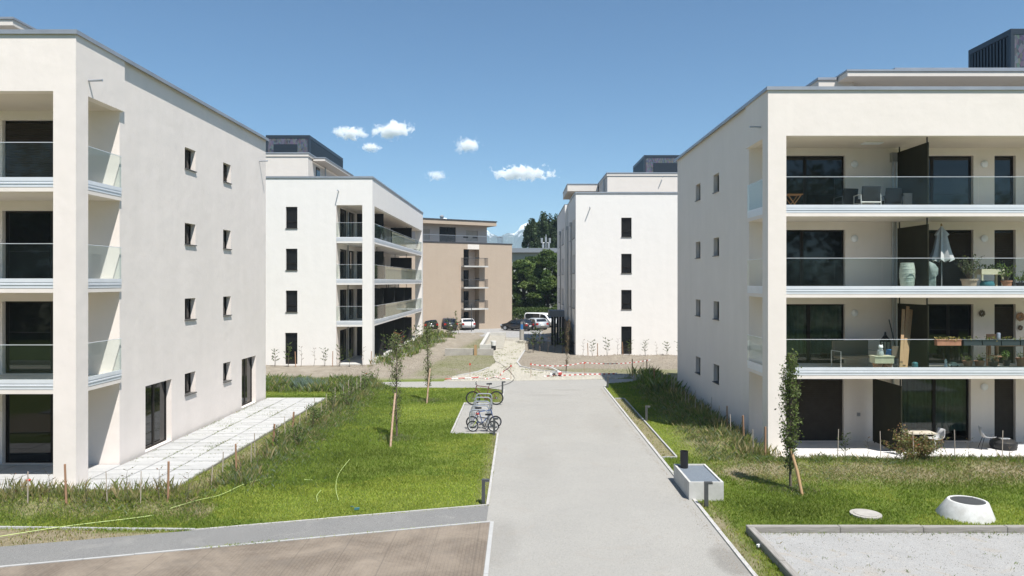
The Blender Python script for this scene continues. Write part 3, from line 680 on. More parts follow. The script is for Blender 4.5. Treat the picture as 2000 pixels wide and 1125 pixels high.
# ------------------------------------------------------------------ middle left building (loggias along its side)
def middle_left():
    root = thing('apartment_building', 'middle distance white building on the left with dark loggias facing the path', 'apartment building', (-10.2, 49.3, .25))
    Wd, L, LG = 11, 25.7, 2.5
    Tf = lambda u, d, z: (-u, d, z); Ts = lambda u, d, z: (-d, u, z); Tb = lambda u, d, z: (-LG - d, u, z)
    w = 'stucco_white'
    ops = [(5.2, 6.0, F + .76, F + 2.25, 'transom', 'pane', .3) for F in FL[1:]] + [(5.2, 6.05, .02, 2.2, 'plain', 'pane')]
    m = MB(); m.wall(Tf, LG, Wd, -.4, TOP, [o[:4] for o in ops], .27); m.build('front_wall', w, root)
    for o in ops: window(root, Tf, *o[:4], style=o[4], fill=o[5], mull=o[6] if len(o) > 6 else None, inset=.12, fw=.05)
    MB().box(0, .7, 0, .7, -.4, CEIL - .25, Tf).build('pillar', w, root); MB().box(0, .7, L - .8, L, -.4, CEIL - .25, Tf).build('pillar', w, root)
    MB().box(0, LG, 0, .3, CEIL - .25, TOP, Tf).build('fascia', w, root); MB().box(0, .3, .3, L, CEIL - .25, TOP, Tf).build('fascia', w, root)
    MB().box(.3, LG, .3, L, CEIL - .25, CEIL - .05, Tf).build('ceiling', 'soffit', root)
    dops = []
    for F in FL: dops += [(y, y + 2.2, F + .02, F + 2.3) for y in (1.0, 4.6 - 1.2, 8.5, 12.0, 15.6, 21.5)]
    m = MB(); m.wall(Tb, 0.02, L, -.4, CEIL, dops, .25)
    m.add([(-LG, L, -.4), (-Wd, L, -.4), (-Wd, L, TOP), (-LG, L, TOP)], [(0, 1, 2, 3)]); m.add([(-Wd, 0, -.4), (-Wd, L, -.4), (-Wd, L, TOP), (-Wd, 0, TOP)], [(0, 1, 2, 3)])
    m.build('loggia_wall', 'stucco_warm', root)
    for o in dops: window(root, Tb, *o, style='slide', inset=.12)
    for k in (1, 2, 3):
        F = FL[k]; sb = MB().box(.03, LG - .005, .03, L - .03, F - .25, F, Tf).build('balcony_slab', w, root)
        railing(root, sb, Tf, .705, LG, F, 1); railing(root, sb, Ts, .705, L - .805, F, 9)
        p = MB().box(5.5 if k < 3 else 8.3, 21.2 if k < 3 else 20.8, .10, .13, F + .02, F + 1.12, Ts); p.build('privacy_screen', [MT.setdefault('beige_cloth', M('beige_cloth', (.42, .36, .27), (.37, .31, .23), 3, .9))], sb)
    for k, F in enumerate(FL):
        ys = (5.6, 19.9) if k >= 2 else (5.6, 10.5, 15.5, 19.9)
        for y in ys:
            p = MB().box(.3, 2.35, y, y + .04, F + .05, F + 2.3, Tf).build('partition_screen', 'screen_black', root)
            q = MB()
            for u in (.8, 1.9): q.box(u, u + .04, y + .005, y + .035, F + 2.3, F + 2.63, Tf)
            q.build('screen_post', 'screen_black', p)
    c_ = MB(); g = .05
    c_.box(-g, Wd, -g, .33, TOP, TOP + .07, Tf); c_.box(-g, .36, .33, L + g, TOP, TOP + .07, Tf); c_.box(-g - .004, Wd, -g - .004, -g + .012, TOP - .05, TOP + .074, Tf); c_.box(-g - .004, -g + .012, -g + .014, L + g, TOP - .05, TOP + .074, Tf); c_.build('coping', 'coping', root)
    MB().box(.32, Wd, .32, L, TOP - .5, TOP - .35, Tf).build('roof', 'roof', root)
    m = MB(); m.tube([(-2.35, .03, 12.0), (-2.3, -.45, 12.03)], .035, 10); m.build('overflow_spout', 'steel', root)
    m = MB(); m.tube([(-2.42, 3.1, .1), (-2.42, 3.1, 10.9)], .05, 8); m.build('downpipe', 'pipe', root)
    attic(root, (-10.9, -5.7, 4.2, 20), (-10.95, -5.65, 4.15, 20.1), 15.45)
    MB().box(-5.6, -4.7, 5.2, 14.4, 15.0, 15.2).build('attic_roof', 'stucco_attic', root); MB().box(-5.6, -4.66, 5.16, 14.44, 15.202, 15.27).build('coping', 'coping', root)
    MB().box(-5.69, -5.64, 6.2, 7.2, 13.2, 14.7).build('attic_window', 'pane', root); m = MB(); m.tube([(-5.5, 8.2, 12.5), (-5.5, 8.2, 14.98)], .06, 8); m.build('downpipe', 'pipe', root)
    ribbed(root, -10.6, -7.0, 9.0, 20.0, 15.4, 17.75, 1)
middle_left()

# ------------------------------------------------------------------ middle right building
def middle_right():
    root = thing('apartment_building', 'white building behind the right one with one column of dark windows on its front', 'apartment building', (4.5, 57.1, .15))
    Wd, L1, L = 14, 9.0, 22.5; w = 'stucco_white'
    Tf = lambda u, d, z: (u, d, z); Ts = lambda u, d, z: (d, u, z); T2 = lambda u, d, z: (-.3 + d, u, z)
    ops = [(3.65, 4.48, F + .75, F + 2.3, 'transom', 'pane', .28) for F in FL[1:]] + [(3.65, 4.48, .02, 2.25, 'plain', 'pane')]
    m = MB(); m.wall(Tf, 0, Wd, -.4, TOP, [o[:4] for o in ops], .27); m.build('front_wall', w, root)
    for o in ops: window(root, Tf, *o[:4], style=o[4], fill=o[5], mull=o[6] if len(o) > 6 else None, inset=.12, fw=.05)
    s1 = [(y, y + .9, F + .75, F + 2.3) for F in FL for y in (1.2, 2.6, 5.6)]; s2 = [(y, y + 1.0, F + .75, F + 2.3) for F in FL[1:] for y in (11, 12.6, 16.5, 18.1)]
    m = MB(); m.wall(Ts, 0.002, L1, -.4, TOP, s1, .2); m.wall(T2, L1, L, -.4, TOP, s2, .2)
    m.add([T2(L1, 0, -.4), T2(L1, .3, -.4), T2(L1, .3, TOP), T2(L1, 0, TOP)], [(0, 1, 2, 3)])
    m.add([T2(L, 0, -.4), (Wd, L, -.4), (Wd, L, TOP), T2(L, 0, TOP)], [(0, 1, 2, 3)]); m.add([(Wd, 0, -.4), (Wd, L, -.4), (Wd, L, TOP), (Wd, 0, TOP)], [(0, 1, 2, 3)]); m.build('side_wall', w, root)
    for o in s1: window(root, Ts, *o, style='sash', inset=.08)
    for o in s2: window(root, T2, *o, style='sash', inset=.08)
    c_ = MB(); g = .05
    c_.box(-g, Wd, -g, .33, TOP, TOP + .07); c_.box(-g, .36, .33, L1, TOP, TOP + .07); c_.box(-g - .3, .06, L1 + .002, L + g, TOP + .002, TOP + .072); c_.box(-g - .004, Wd, -g - .004, -g + .012, TOP - .05, TOP + .074); c_.build('coping', 'coping', root)
    MB().box(.3, Wd, .3, L, TOP - .5, TOP - .35).build('roof', 'roof', root)
    for y, x in ((8.6, -.07), (15.2, -.37), (4.3, -.07)): dp = MB().tube([(x, y, .1), (x, y, 10.6)], .055, 8).build('downpipe', 'pipe', root); MB().box(x - .14, x + .06, y - .14, y + .14, 10.6, 10.95).build('rain_hopper', 'pipe', dp)
    m = MB(); m.tube([(1.15, .0, 11.75), (1.05, -.5, 11.78)], .035, 10); m.build('overflow_spout', 'steel', root)
    attic(root, (3.3, 13.5, 6.2, 20), (3.25, 13.5, 6.15, 20.1), 15.55)
    MB().box(.2, 3.2, 12.9, 20.1, 14.75, 15.4).build('attic_roof', 'stucco_attic', root); MB().box(.16, 3.2, 12.86, 20.14, 15.402, 15.48).build('coping', 'coping', root)
    MB().box(.9, 3.2, 14, 20, TOP - .5, 14.74).build('attic_wall', 'stucco_attic', root)
    MB().box(3.24, 3.29, 8.3, 9.1, 13.2, 14.6).build('attic_window', 'pane', root)
    MB().tube([(3.15, 7.6, 12.5), (3.15, 7.6, 15.1)], .07, 8).build('downpipe', 'pipe', root); MB().tube([(8.2, 6.1, 15.1), (8.1, 5.75, 15.12)], .04, 8).build('overflow_spout', 'steel', root)
    ribbed(root, 7.3, 12.2, 10.4, 17, 15.5, 17.85, -1)
    # entrance canopy on a dark screen of boards
    cn = MB().box(-1.75, -.31, 9.5, 12.3, 2.55, 3.12).build('entrance_canopy', [M('canopy_grey', (.17, .185, .20), (.14, .155, .17), 3, .6)], root)
    for k in range(5): MB().box(-1.55 + k * .25, -1.34 + k * .25, 9.62, 9.66, -.15, 2.55).build('screen_board', 'screen_black', cn)
    for k in range(9): MB().box(-.42, -.37, 1.6 + k * .84, 2.36 + k * .84, -.15, 2.45).build('screen_board', 'screen_black', root)
    MB().tube([(-1.3, 9.58, -.15), (-1.3, 9.58, 2.55)], .04, 8).build('post', 'pipe', cn)
middle_right()

# ------------------------------------------------------------------ beige building at the end
def beige():
    p = at(1000, 640.5, -.32)
    root = thing('apartment_building', 'beige rendered building closing the view with a stack of small iron balconies', 'apartment building', p, R(30))
    H = 11.35; Wd = 24
    Tf = lambda u, d, z: (-u, d, z); Tr = lambda u, d, z: (-u, 1.3 + d, z)
    FB = [0, 2.8, 5.6, 8.4]; ua, ub = 5.0, 7.3
    m = MB(); m.wall(Tf, 0, Wd, -.5, H, [(ua, ub, 0, H - .75)], 1.3)
    m.add([(0, 0, -.5), (0, 14, -.5), (0, 14, H), (0, 0, H)], [(0, 1, 2, 3)]); m.add([(-Wd, 0, -.5), (-Wd, 14, -.5), (-Wd, 14, H), (-Wd, 0, H)], [(0, 1, 2, 3)]); m.build('front_wall', 'stucco_beige', root)
    # fine joint grooves are part of the render, the recess wall is paler
    dops = [(5.9, 7.25, F + .02, F + 2.25) for F in FB]
    m = MB(); m.wall(Tr, ua, ub, 0, H - .75, dops, .2); m.build('recess_wall', [MT.setdefault('stucco_pinkish', stucco('stucco_pinkish', (.56, .48, .42), (.52, .45, .39)))], root)
    for o in dops: window(root, Tr, *o, style='slide', inset=.1)
    MB().box(ua + .01, ub - .6, -.01, .2, H - .76, H - .12, Tf).build('lintel', 'stucco_attic', root)
    for k in (1, 2, 3):
        F = FB[k]; sb = MB().box(4.15, 7.65, -1.0, 1.28, F - .18, F, Tf).build('balcony_slab', 'concrete', root)
        r = MB(); n = 26
        for i in range(n + 1):
            u = 4.2 + 3.4 * i / n; r.tube([Tf(u, -.96, F), Tf(u, -.96, F + 1.0)], .014, 4)
        for j in range(8):
            d = -.96 + .95 * j / 8
            for u in (4.2, 7.6): r.tube([Tf(u, d, F), Tf(u, d, F + 1.0)], .014, 4)
        r.build('balusters', 'anthracite', sb, kind='stuff')
        r = MB(); r.tube([Tf(4.2, 0, F + 1), Tf(4.2, -.96, F + 1), Tf(7.6, -.96, F + 1), Tf(7.6, 0, F + 1)], .03, 5); r.build('handrail', 'anthracite', sb)
        MB().box(5.0, 5.6, -.05, .08, F + .95, F + 1.15, Tf).build('flower_box', 'black', sb)
    c_ = MB().box(-.06, Wd, -.06, .3, H, H + .14, Tf); c_.box(-.06, .3, .3, 14, H, H + .14, Tf); c_.build('coping', 'coping_dark', root)
    MB().box(.3, Wd, .3, 14, H - .3, H - .2, Tf).build('roof', 'roof', root)
    Ta = lambda u, d, z: (-u, 2.6 + d, z); z0 = H - .2
    aops = [(3.9, 5.7, z0 + .9 - .2, z0 + 2.1), (7.2, 9.6, z0 + .15, z0 + 2.45), (11.0, 12.8, z0 + .7, z0 + 2.1)]
    m = MB(); m.wall(Ta, 2.5, Wd, z0, z0 + 2.75, aops, .2); m.add([(-2.5, 2.6, z0), (-2.5, 12, z0), (-2.5, 12, z0 + 2.75), (-2.5, 2.6, z0 + 2.75)], [(0, 1, 2, 3)]); m.build('attic_wall', 'stucco_pinkish', root)
    window(root, Ta, *aops[1], style='slide', inset=.1)
    for o in (aops[0], aops[2]): MB().box(o[0], o[1], .1, .14, o[2], o[3], Ta).build('roller_shutter', [MT.setdefault('shutter_beige', M('shutter_beige', (.42, .36, .29), (.38, .32, .26), 4, .7))], root)
    rf = MB().box(1.7, Wd, 1.3, 13, z0 + 2.75, z0 + 3.3, Tf).build('attic_roof', 'stucco_beige', root); MB().box(1.62, Wd, 1.22, 13, z0 + 3.302, z0 + 3.42, Tf).build('coping', 'coping_dark', rf)
    r = MB()
    for i in range(90):
        u = 1.0 + i * .14; r.tube([Tf(u, .7, z0), Tf(u, .7, H + 1.05)], .012, 4)
    for i in range(12): r.tube([Tf(1.0, .7 + i * .15, z0), Tf(1.0, .7 + i * .15, H + 1.05)], .012, 4)
    r.tube([Tf(1.0, 2.5, H + 1.05), Tf(1.0, .7, H + 1.05), Tf(13.6, .7, H + 1.05)], .03, 5); r.build('roof_railing', 'steel', root, kind='stuff')
    q = MB(); q.box(6.3, 7.0, .68, .82, H + .75, H + .95, Tf); q.box(4.9, 5.6, .68, .82, H + .75, H + .95, Tf); q.build('flower_box', 'black', root)
    q = MB(); q.lathe([(.22, 0), (.22, .5), (.3, .55), (.3, .7), (.1, .85)], (-8.2, 5, z0 + 3.42), 10); q.build('roof_vent', 'pipe', root)
beige()

# grey flat roofed building with an aerial, behind the trees
def far_block():
    root = thing('far_building', 'low grey flat roofed block behind the trees with an aerial mast on top', 'building', (-6, 128, 0))
    MB().box(0, 22, 0, 14, -.6, 11.2).build('wall', [M('pale_green_render', (.33, .35, .30), (.29, .31, .27), 1, .9)], root)
    MB().box(-.5, 22.5, -.8, 14.5, 11.21, 12.0).build('roof', [M('grey_eaves', (.20, .22, .24), None)], root)
    a = MB(); a.tube([(10.8, 2, 12), (10.8, 2, 14.6)], .09, 8)
    for dx, z in ((-.75, 13.5), (.0, 13.7), (.7, 13.5), (-.5, 12.6), (.5, 12.6)): a.box(10.8 + dx - .18, 10.8 + dx + .18, 1.85, 2.1, z - .45, z + .45)
    a.tube([(10.0, 2, 13.1), (11.6, 2, 13.1)], .05, 6); a.build('aerial', 'pipe', root)
    for x in (3, 6, 13, 16): MB().box(x, x + 1.6, -.04, .1, 8.2, 9.8).build('window', 'pane', root)
far_block()

# unseen trees, assumed and added behind the viewpoint to darken the window reflections
def belt():
    r = np.random.default_rng(77); P = []
    for k in range(260):
        x = r.uniform(-70, 75); h = 16 + 4 * math.sin(x * .21) + r.uniform(-2, 2); zz = r.uniform(.5, h); c_ = np.array((x, -36 + r.uniform(-3, 3), zz)); P.append(c_ + r.standard_normal((160, 3)) * np.array([2.2, 1.6, 1.3]))
    P = np.concatenate(P); P[:, 2] = np.maximum(P[:, 2], .2)
    v, f, tt = leaves(P, 1.0, pick(DK if False else [(.030, .055, .014), (.042, .072, .018)], len(P)), r); link('added_tree_belt', tri_mesh('added_tree_belt', v, f, tt, 'leaf'), kind='stuff')
# ------------------------------------------------------------------ foliage helpers
def tri_mesh(name, V, F, tint, mat):
    me = bpy.data.meshes.new(name); nv, nf, k = len(V), len(F), F.shape[1]
    me.vertices.add(nv); me.vertices.foreach_set('co', np.ascontiguousarray(V, np.float32).ravel())
    me.loops.add(nf * k); me.loops.foreach_set('vertex_index', np.ascontiguousarray(F, np.int32).ravel())
    me.polygons.add(nf); me.polygons.foreach_set('loop_start', np.arange(0, nf * k, k, dtype=np.int32))
    me.update(calc_edges=True)
    ca = me.color_attributes.new('tint', 'FLOAT_COLOR', 'POINT')
    ca.data.foreach_set('color', np.ascontiguousarray(np.concatenate([tint, np.ones((nv, 1))], 1), np.float32).ravel())
    me.materials.append(MT[mat]); me.validate(); return me

def pick(pal, n, r=RNG):
    pal = np.array(pal); i = r.integers(0, len(pal), n); return pal[i] * r.uniform(.75, 1.25, (n, 1))

def blades(P, h, wd, lean, tint):
    """one bent blade (two triangles) at every point"""
    n = len(P); a = RNG.uniform(0, 2 * np.pi, n); b = RNG.uniform(0, 2 * np.pi, n)
    d = np.stack([np.cos(a), np.sin(a), 0 * a], 1); l = np.stack([np.cos(b), np.sin(b), 0 * b], 1)
    h = np.broadcast_to(h, n)[:, None]; wd = np.broadcast_to(wd, n)[:, None]; ln = (RNG.uniform(.2, 1, n) * lean)[:, None] * h
    up = np.array([[0, 0, 1.0]])
    v = np.stack([P - d * wd / 2, P + d * wd / 2, P + up * h * .6 + l * ln * .4 + d * wd * .35, P + up * h * .93 + l * ln], 1).reshape(-1, 3)
    i = np.arange(n)[:, None] * 4
    f = np.concatenate([i + [0, 1, 2], i + [0, 2, 3]], 0)
    return v, f, np.repeat(tint, 4, 0)

def leaves(P, size, tint, r=RNG, up=.3):
    """a folded leaf quad at every point"""
    n = len(P); nrm = r.standard_normal((n, 3)); nrm[:, 2] += up; nrm /= np.linalg.norm(nrm, axis=1, keepdims=True)
    t = np.cross(nrm, r.standard_normal((n, 3))); t /= np.linalg.norm(t, axis=1, keepdims=True); q = np.cross(nrm, t)
    s = (np.broadcast_to(size, n) * r.uniform(.6, 1.3, n))[:, None]
    v = np.stack([P - t * s * .5, P + q * s * .28 + nrm * s * .06, P + t * s * .5, P - q * s * .28 + nrm * s * .06], 1).reshape(-1, 3)
    i = np.arange(n)[:, None] * 4
    return v, np.concatenate([i + [0, 1, 2], i + [0, 2, 3]], 0), np.repeat(tint, 4, 0)

GREEN = [(.17, .24, .036), (.21, .275, .046), (.25, .30, .056), (.28, .32, .07), (.18, .25, .04)]
DEEP = [(.12, .175, .04), (.15, .21, .048), (.175, .235, .058), (.105, .155, .04)]
STRAW = [(.42, .35, .20), (.34, .27, .15), (.28, .25, .11), (.20, .20, .08)]
MIXW = DEEP + [(.18, .22, .075), (.21, .225, .10), (.36, .30, .17), (.20, .25, .16), (.27, .25, .12), (.24, .28, .19)]

def scatter(x0, x1, y0, y1, n):
    return RNG.uniform(x0, x1, n), RNG.uniform(y0, y1, n)

# short lawn -------------------------------------------------------
def lawn(name, regions):
    PX, PY = [], []
    for x0, x1, y0, y1, dens in regions:
        n = int((x1 - x0) * (y1 - y0) * dens); x, y = scatter(x0, x1, y0, y1, n); PX.append(x); PY.append(y)
    x, y = np.concatenate(PX), np.concatenate(PY)
    dry, soil, sp = zones(x, y)
    keep = ~hard(x, y) & (RNG.random(len(x)) < (1 - .85 * dry) * (1 - soil * .97)) 
    x, y, dry = x[keep], y[keep], dry[keep]
    z = gz(x, y) - .03
    big = fbm(x * .9, y * .9, 5); stripe = fbm(x * .35 + y * .1, y * 1.6, 9)
    h = (.055 + .035 * RNG.random(len(x))) * (1 + .35 * np.clip(big, -1, 1))
    t = pick(GREEN, len(x)); k = np.clip(.5 + .5 * big + .35 * stripe, 0, 1)[:, None]
    t = t * (.60 + .72 * (1 - k)) * np.where(k > .5, np.array([[.95, 1.0, .9]]), np.array([[1.15, 1.06, 1.0]]))
    isd = RNG.random(len(x)) < dry * .8; t[isd] = pick(STRAW, isd.sum())
    d = np.sqrt(x * x + y * y)
    v, f, tt = blades(np.stack([x, y, z], 1), h, .010 + .00035 * d, .9, t)
    return link(name, tri_mesh(name, v, f, tt, 'grass'), kind='stuff')
lawn('grass', [(-12, -.8, 16, 22, 1100), (-9.6, -.8, 22, 30, 700), (-9.6, -.8, 30, 41, 480), (-18, -8, 17, 19.4, 750), (-14, -8.5, 36, 42, 400),
               (4.75, 9.5, 13.2, 24.5, 950), (9.5, 19, 16.8, 24.5, 800), (4.75, 9, 24.5, 34, 600), (4.75, 9.2, 34, 46, 420)])

# rough tall grass and weeds along the banks ----------------------
def rough(name, x, y, h, pal, wd=.014, lean=.7, lift=0):
    keep = ~hard(x, y); x, y, h = x[keep], y[keep], np.broadcast_to(h, len(keep))[keep]
    z = gz(x, y) - .04 + lift
    v, f, t = blades(np.stack([x, y, z], 1), h, wd, lean, pick(pal, len(x)))
    return link(name, tri_mesh(name, v, f, t, 'grass'), kind='stuff')
def clumped(x0, x1, y0, y1, n, clumps, s):
    c = np.stack(scatter(x0, x1, y0, y1, clumps), 1); i = RNG.integers(0, clumps, n)
    p = c[i] + RNG.standard_normal((n, 2)) * s; return p[:, 0], p[:, 1], RNG.uniform(.6, 1.35, clumps)[i]
def band_weeds():
    # left hedge line: low rough growth with taller tufts
    x, y, k = clumped(-8.9, -7.4, 20, 41.5, 24000, 420, .20); rough('weeds', x, y, k * RNG.uniform(.04, .19, len(x)), MIXW + GREEN[:2], .009, 1.0)
    x, y, k = clumped(-8.8, -8.0, 20.5, 41.5, 5000, 60, .16); rough('weeds', x, y, k * RNG.uniform(.12, .36, len(x)), MIXW + GREEN[:2], .011)
    x, y, k = clumped(-8.2, -6.0, 20, 41, 19000, 260, .32); rough('weeds', x, y, k * RNG.uniform(.05, .15, len(x)), DEEP + GREEN[:3] + [(.15, .19, .10)], .012)
    # in front of the left building
    x, y, k = clumped(-17, -8.4, 18.5, 19.7, 15000, 150, .17); rough('weeds', x, y, k * RNG.uniform(.03, .14, len(x)), MIXW + STRAW[:2] + GREEN[:3], .0065, 1.0)
    x, y, k = clumped(-17, -8.8, 18.7, 19.9, 1500, 160, .12); rough('tall_grass', x, y, k * RNG.uniform(.2, .45, len(x)), STRAW + MIXW[4:6], .005, .5)
    x, y, k = clumped(-9.0, -7.8, 20, 41, 1800, 160, .12); rough('tall_grass', x, y, k * RNG.uniform(.2, .45, len(x)), STRAW + MIXW[4:6], .006, .5)
    x, y, k = clumped(7.5, 8.7, 23.8, 42, 2200, 160, .14); rough('tall_grass', x, y, k * RNG.uniform(.2, .5, len(x)), STRAW + MIXW[4:6], .006, .5)
    x, y, k = clumped(8.7, 19, 23.3, 24.0, 1500, 160, .12); rough('tall_grass', x, y, k * RNG.uniform(.1, .28, len(x)), STRAW + MIXW[4:6], .005, .6)
    x, y, k = clumped(-17, -8.0, 17.4, 18.6, 14000, 160, .2); rough('weeds', x, y, k * RNG.uniform(.04, .12, len(x)), DEEP + GREEN[:3], .008)
    # big weed bed behind the left building
    x, y, k = clumped(-14.5, -8.3, 38.9, 42.2, 21000, 190, .28); k = k ** 2; rough('weeds', x, y, k * RNG.uniform(.15, .42, len(x)), MIXW + GREEN[:2], .018)
    x, y, k = clumped(-12.6, -11.3, 39.6, 40.8, 2200, 14, .25); rough('weeds', x, y, k * RNG.uniform(.3, .55, len(x)), [(.19, .25, .21), (.22, .28, .24)], .02)
    x, y, k = clumped(-3, 3, 44.5, 70, 2600, 110, .18); kk = in_poly(x, y, GRAV); z = np.full(kk.sum(), -.01); v, f, t = blades(np.stack([x[kk], y[kk], z], 1), RNG.uniform(.03, .12, kk.sum()), .03, 1.2, pick(MIXW + STRAW[2:], kk.sum())); link('path_tufts', tri_mesh('path_tufts', v, f, t, 'grass'), kind='stuff')
    # bank at the right building: along its side, along its front
    x, y, k = clumped(6.4, 8.4, 23.8, 40, 18000, 330, .2); rough('weeds', x, y, k * RNG.uniform(.05, .22, len(x)), MIXW + STRAW[1:], .010, 1.0)
    x, y, k = clumped(7.6, 8.6, 24.5, 44, 5000, 80, .16); rough('weeds', x, y, k * RNG.uniform(.12, .38, len(x)), MIXW + STRAW[2:], .011)
    x, y, k = clumped(6.9, 8.7, 37, 45.6, 7000, 90, .22); rough('weeds', x, y, k * RNG.uniform(.2, .65, len(x)), DEEP + MIXW, .02)
    x, y, k = clumped(7.6, 19, 23.2, 24.1, 19000, 260, .15); rough('weeds', x, y, k * RNG.uniform(.04, .17, len(x)), MIXW + GREEN[:2], .009, 1.0)
    x, y, k = clumped(6.5, 19, 21.5, 23.3, 14000, 320, .22); rough('dry_grass', x, y, k * RNG.uniform(.03, .11, len(x)), STRAW + STRAW + MIXW[4:], .009, 1.4)
    # sparse tufts round stakes, kerbs, joints of the terrace
    jx = np.array([-11.703, -10.727, -9.76, -12.6]); n_ = 5200; ax = RNG.random(n_) < .55
    x = np.where(ax, jx[RNG.integers(0, 4, n_)] + RNG.normal(0, .012, n_), RNG.uniform(-12.6, -9.75, n_)); y = np.where(ax, RNG.uniform(20, 35.8, n_), 20 + .5097 * RNG.integers(0, 31, n_) + RNG.normal(0, .012, n_)); k = np.clip(.9 + fbm(x * 2.4, y * 2.4, 8), 0, 1.6); kk = k > .75; x, y, k = x[kk], y[kk], k[kk]
    z = np.full(len(x), .155); v, f, t = blades(np.stack([x, y, z], 1), k * RNG.uniform(.015, .06, len(x)), .012, 1.2, pick(MIXW, len(x))); link('joint_weeds', tri_mesh('joint_weeds', v, f, t, 'grass'), kind='stuff')
    x, y, k = clumped(5.7, 17, 13.5, 16.9, 500, 90, .04); x2 = RNG.uniform(5.7, 18, 700); y2 = 16.9 - np.abs(RNG.normal(0, .10, 700)); x, y, k = np.concatenate([x, x2]), np.concatenate([y, y2]), np.concatenate([k, np.ones(700)])
    z = np.full(len(x), .03); v, f, t = blades(np.stack([x, y, z], 1), k * RNG.uniform(.02, .07, len(x)), .012, 1.0, pick(MIXW, len(x))); link('bed_weeds', tri_mesh('bed_weeds', v, f, t, 'grass'), kind='stuff')
    # planted bank beside the middle left building
    x, y, k = clumped(-9.9, -7.0, 48, 82, 6500, 210, .3)
    lx = -9.3 + (y - 50) * .093; kk = (x < lx + .5); rough('bank_planting', x[kk], y[kk], (k * RNG.uniform(.12, .5, len(x)))[kk], MIXW + GREEN[:2], .045)
    # thin seeded lawns on the building site
    x, y = scatter(-8.5, 10, 43.5, 79, 60000); d, s, q = zones(x, y); kk = (RNG.random(len(x)) < q * .8); rough('seeded_grass', x[kk], y[kk], RNG.uniform(.03, .07, kk.sum()), [(.10, .12, .04), (.14, .145, .06), (.18, .17, .09)], .03)
band_weeds()

# stones on the dry banks and in the gravel bed
def pebbles(name, x, y, z, s, mat):
    n = len(x); o = np.array([(0, 0, .6), (.5, 0, 0), (0, .5, 0), (-.5, 0, 0), (0, -.5, 0)])
    sc = s[:, None, None] * RNG.uniform(.6, 1.3, (n, 1, 3)); a = RNG.uniform(0, 6.3, n); ca, sa = np.cos(a), np.sin(a)
    v = o[None] * sc; v = np.stack([v[..., 0] * ca[:, None] - v[..., 1] * sa[:, None], v[..., 0] * sa[:, None] + v[..., 1] * ca[:, None], v[..., 2]], -1) + np.stack([x, y, z], 1)[:, None]
    i = np.arange(n)[:, None] * 5; f = np.concatenate([i + q for q in ([0, 1, 2], [0, 2, 3], [0, 3, 4], [0, 4, 1])], 0)
    link(name, tri_mesh(name, v.reshape(-1, 3), f, np.ones((n * 5, 3)), mat), kind='stuff')
MT['stone_pale'] = M('stone_pale', (.44, .41, .345), (.33, .305, .25), 5, .9)
MT['clod'] = M('clod', (.25, .215, .17), (.18, .15, .12), 5, .95)
MT['stone'] = M('stone', (.42, .40, .37), (.30, .285, .265), 9, .9)
x, y = scatter(5.65, 17, 13.3, 16.9, 9000); pebbles('gravel', x, y, np.full(len(x), .028), RNG.uniform(.008, .03, len(x)), 'stone')
MT['stone_dark'] = M('stone_dark', (.20, .19, .175), (.13, .125, .115), 9, .9)
x, y = scatter(5.65, 17, 13.3, 16.9, 2600); pebbles('gravel', x, y, np.full(len(x), .028), RNG.uniform(.010, .034, len(x)), 'stone_dark')
x, y = scatter(-.6, 4.6, 13.5, 40, 7000); pebbles('path_grit', x, y, np.full(len(x), .0), RNG.uniform(.006, .018, len(x)), 'stone_dark')
x, y = scatter(-.6, 4.6, 13.5, 30, 7000); pebbles('path_grit', x, y, np.full(len(x), .0), RNG.uniform(.006, .018, len(x)), 'stone_pale')
x = 4.62 - np.abs(RNG.normal(0, .10, 1500)); y = RNG.uniform(13.5, 40, 1500); pebbles('edge_grit', x, y, np.full(1500, .0), RNG.uniform(.01, .03, 1500), 'clod')
x, y = scatter(-5, 9.5, 42.9, 72, 34000); k = in_poly(x, y, GRAV); pebbles('rubble', x[k], y[k], np.full(k.sum(), -.006), RNG.uniform(.03, .11, k.sum()), 'stone_pale')
x, y = scatter(-12, 13, 44.5, 57, 14000); d, s, q = zones(x, y); k = ~hard(x, y) & (s > .5) & (q < .5); pebbles('clods', x[k], y[k], gz(x[k], y[k]) - .02, RNG.uniform(.02, .12, k.sum()), 'clod')
x, y, kk_ = clumped(6.3, 18, 21.6, 23.4, 2500, 60, .25); pebbles('clods', x, y, gz(x, y) - .03, RNG.uniform(.015, .05, len(x)), 'clod')

# ------------------------------------------------------------------ stakes and young plants
def stake_mesh(h, r, mat):
    m = MB(); m.box(-r, r, -r, r, -.15, h); return m.mesh('stake', mat)
STK = {('pale', h): stake_mesh(h, .010, 'stake_pale') for h in (.7, .85, 1.0)}
STK.update({('brown', h): stake_mesh(h, .025, 'stake_brown') for h in (.9, 1.05)})

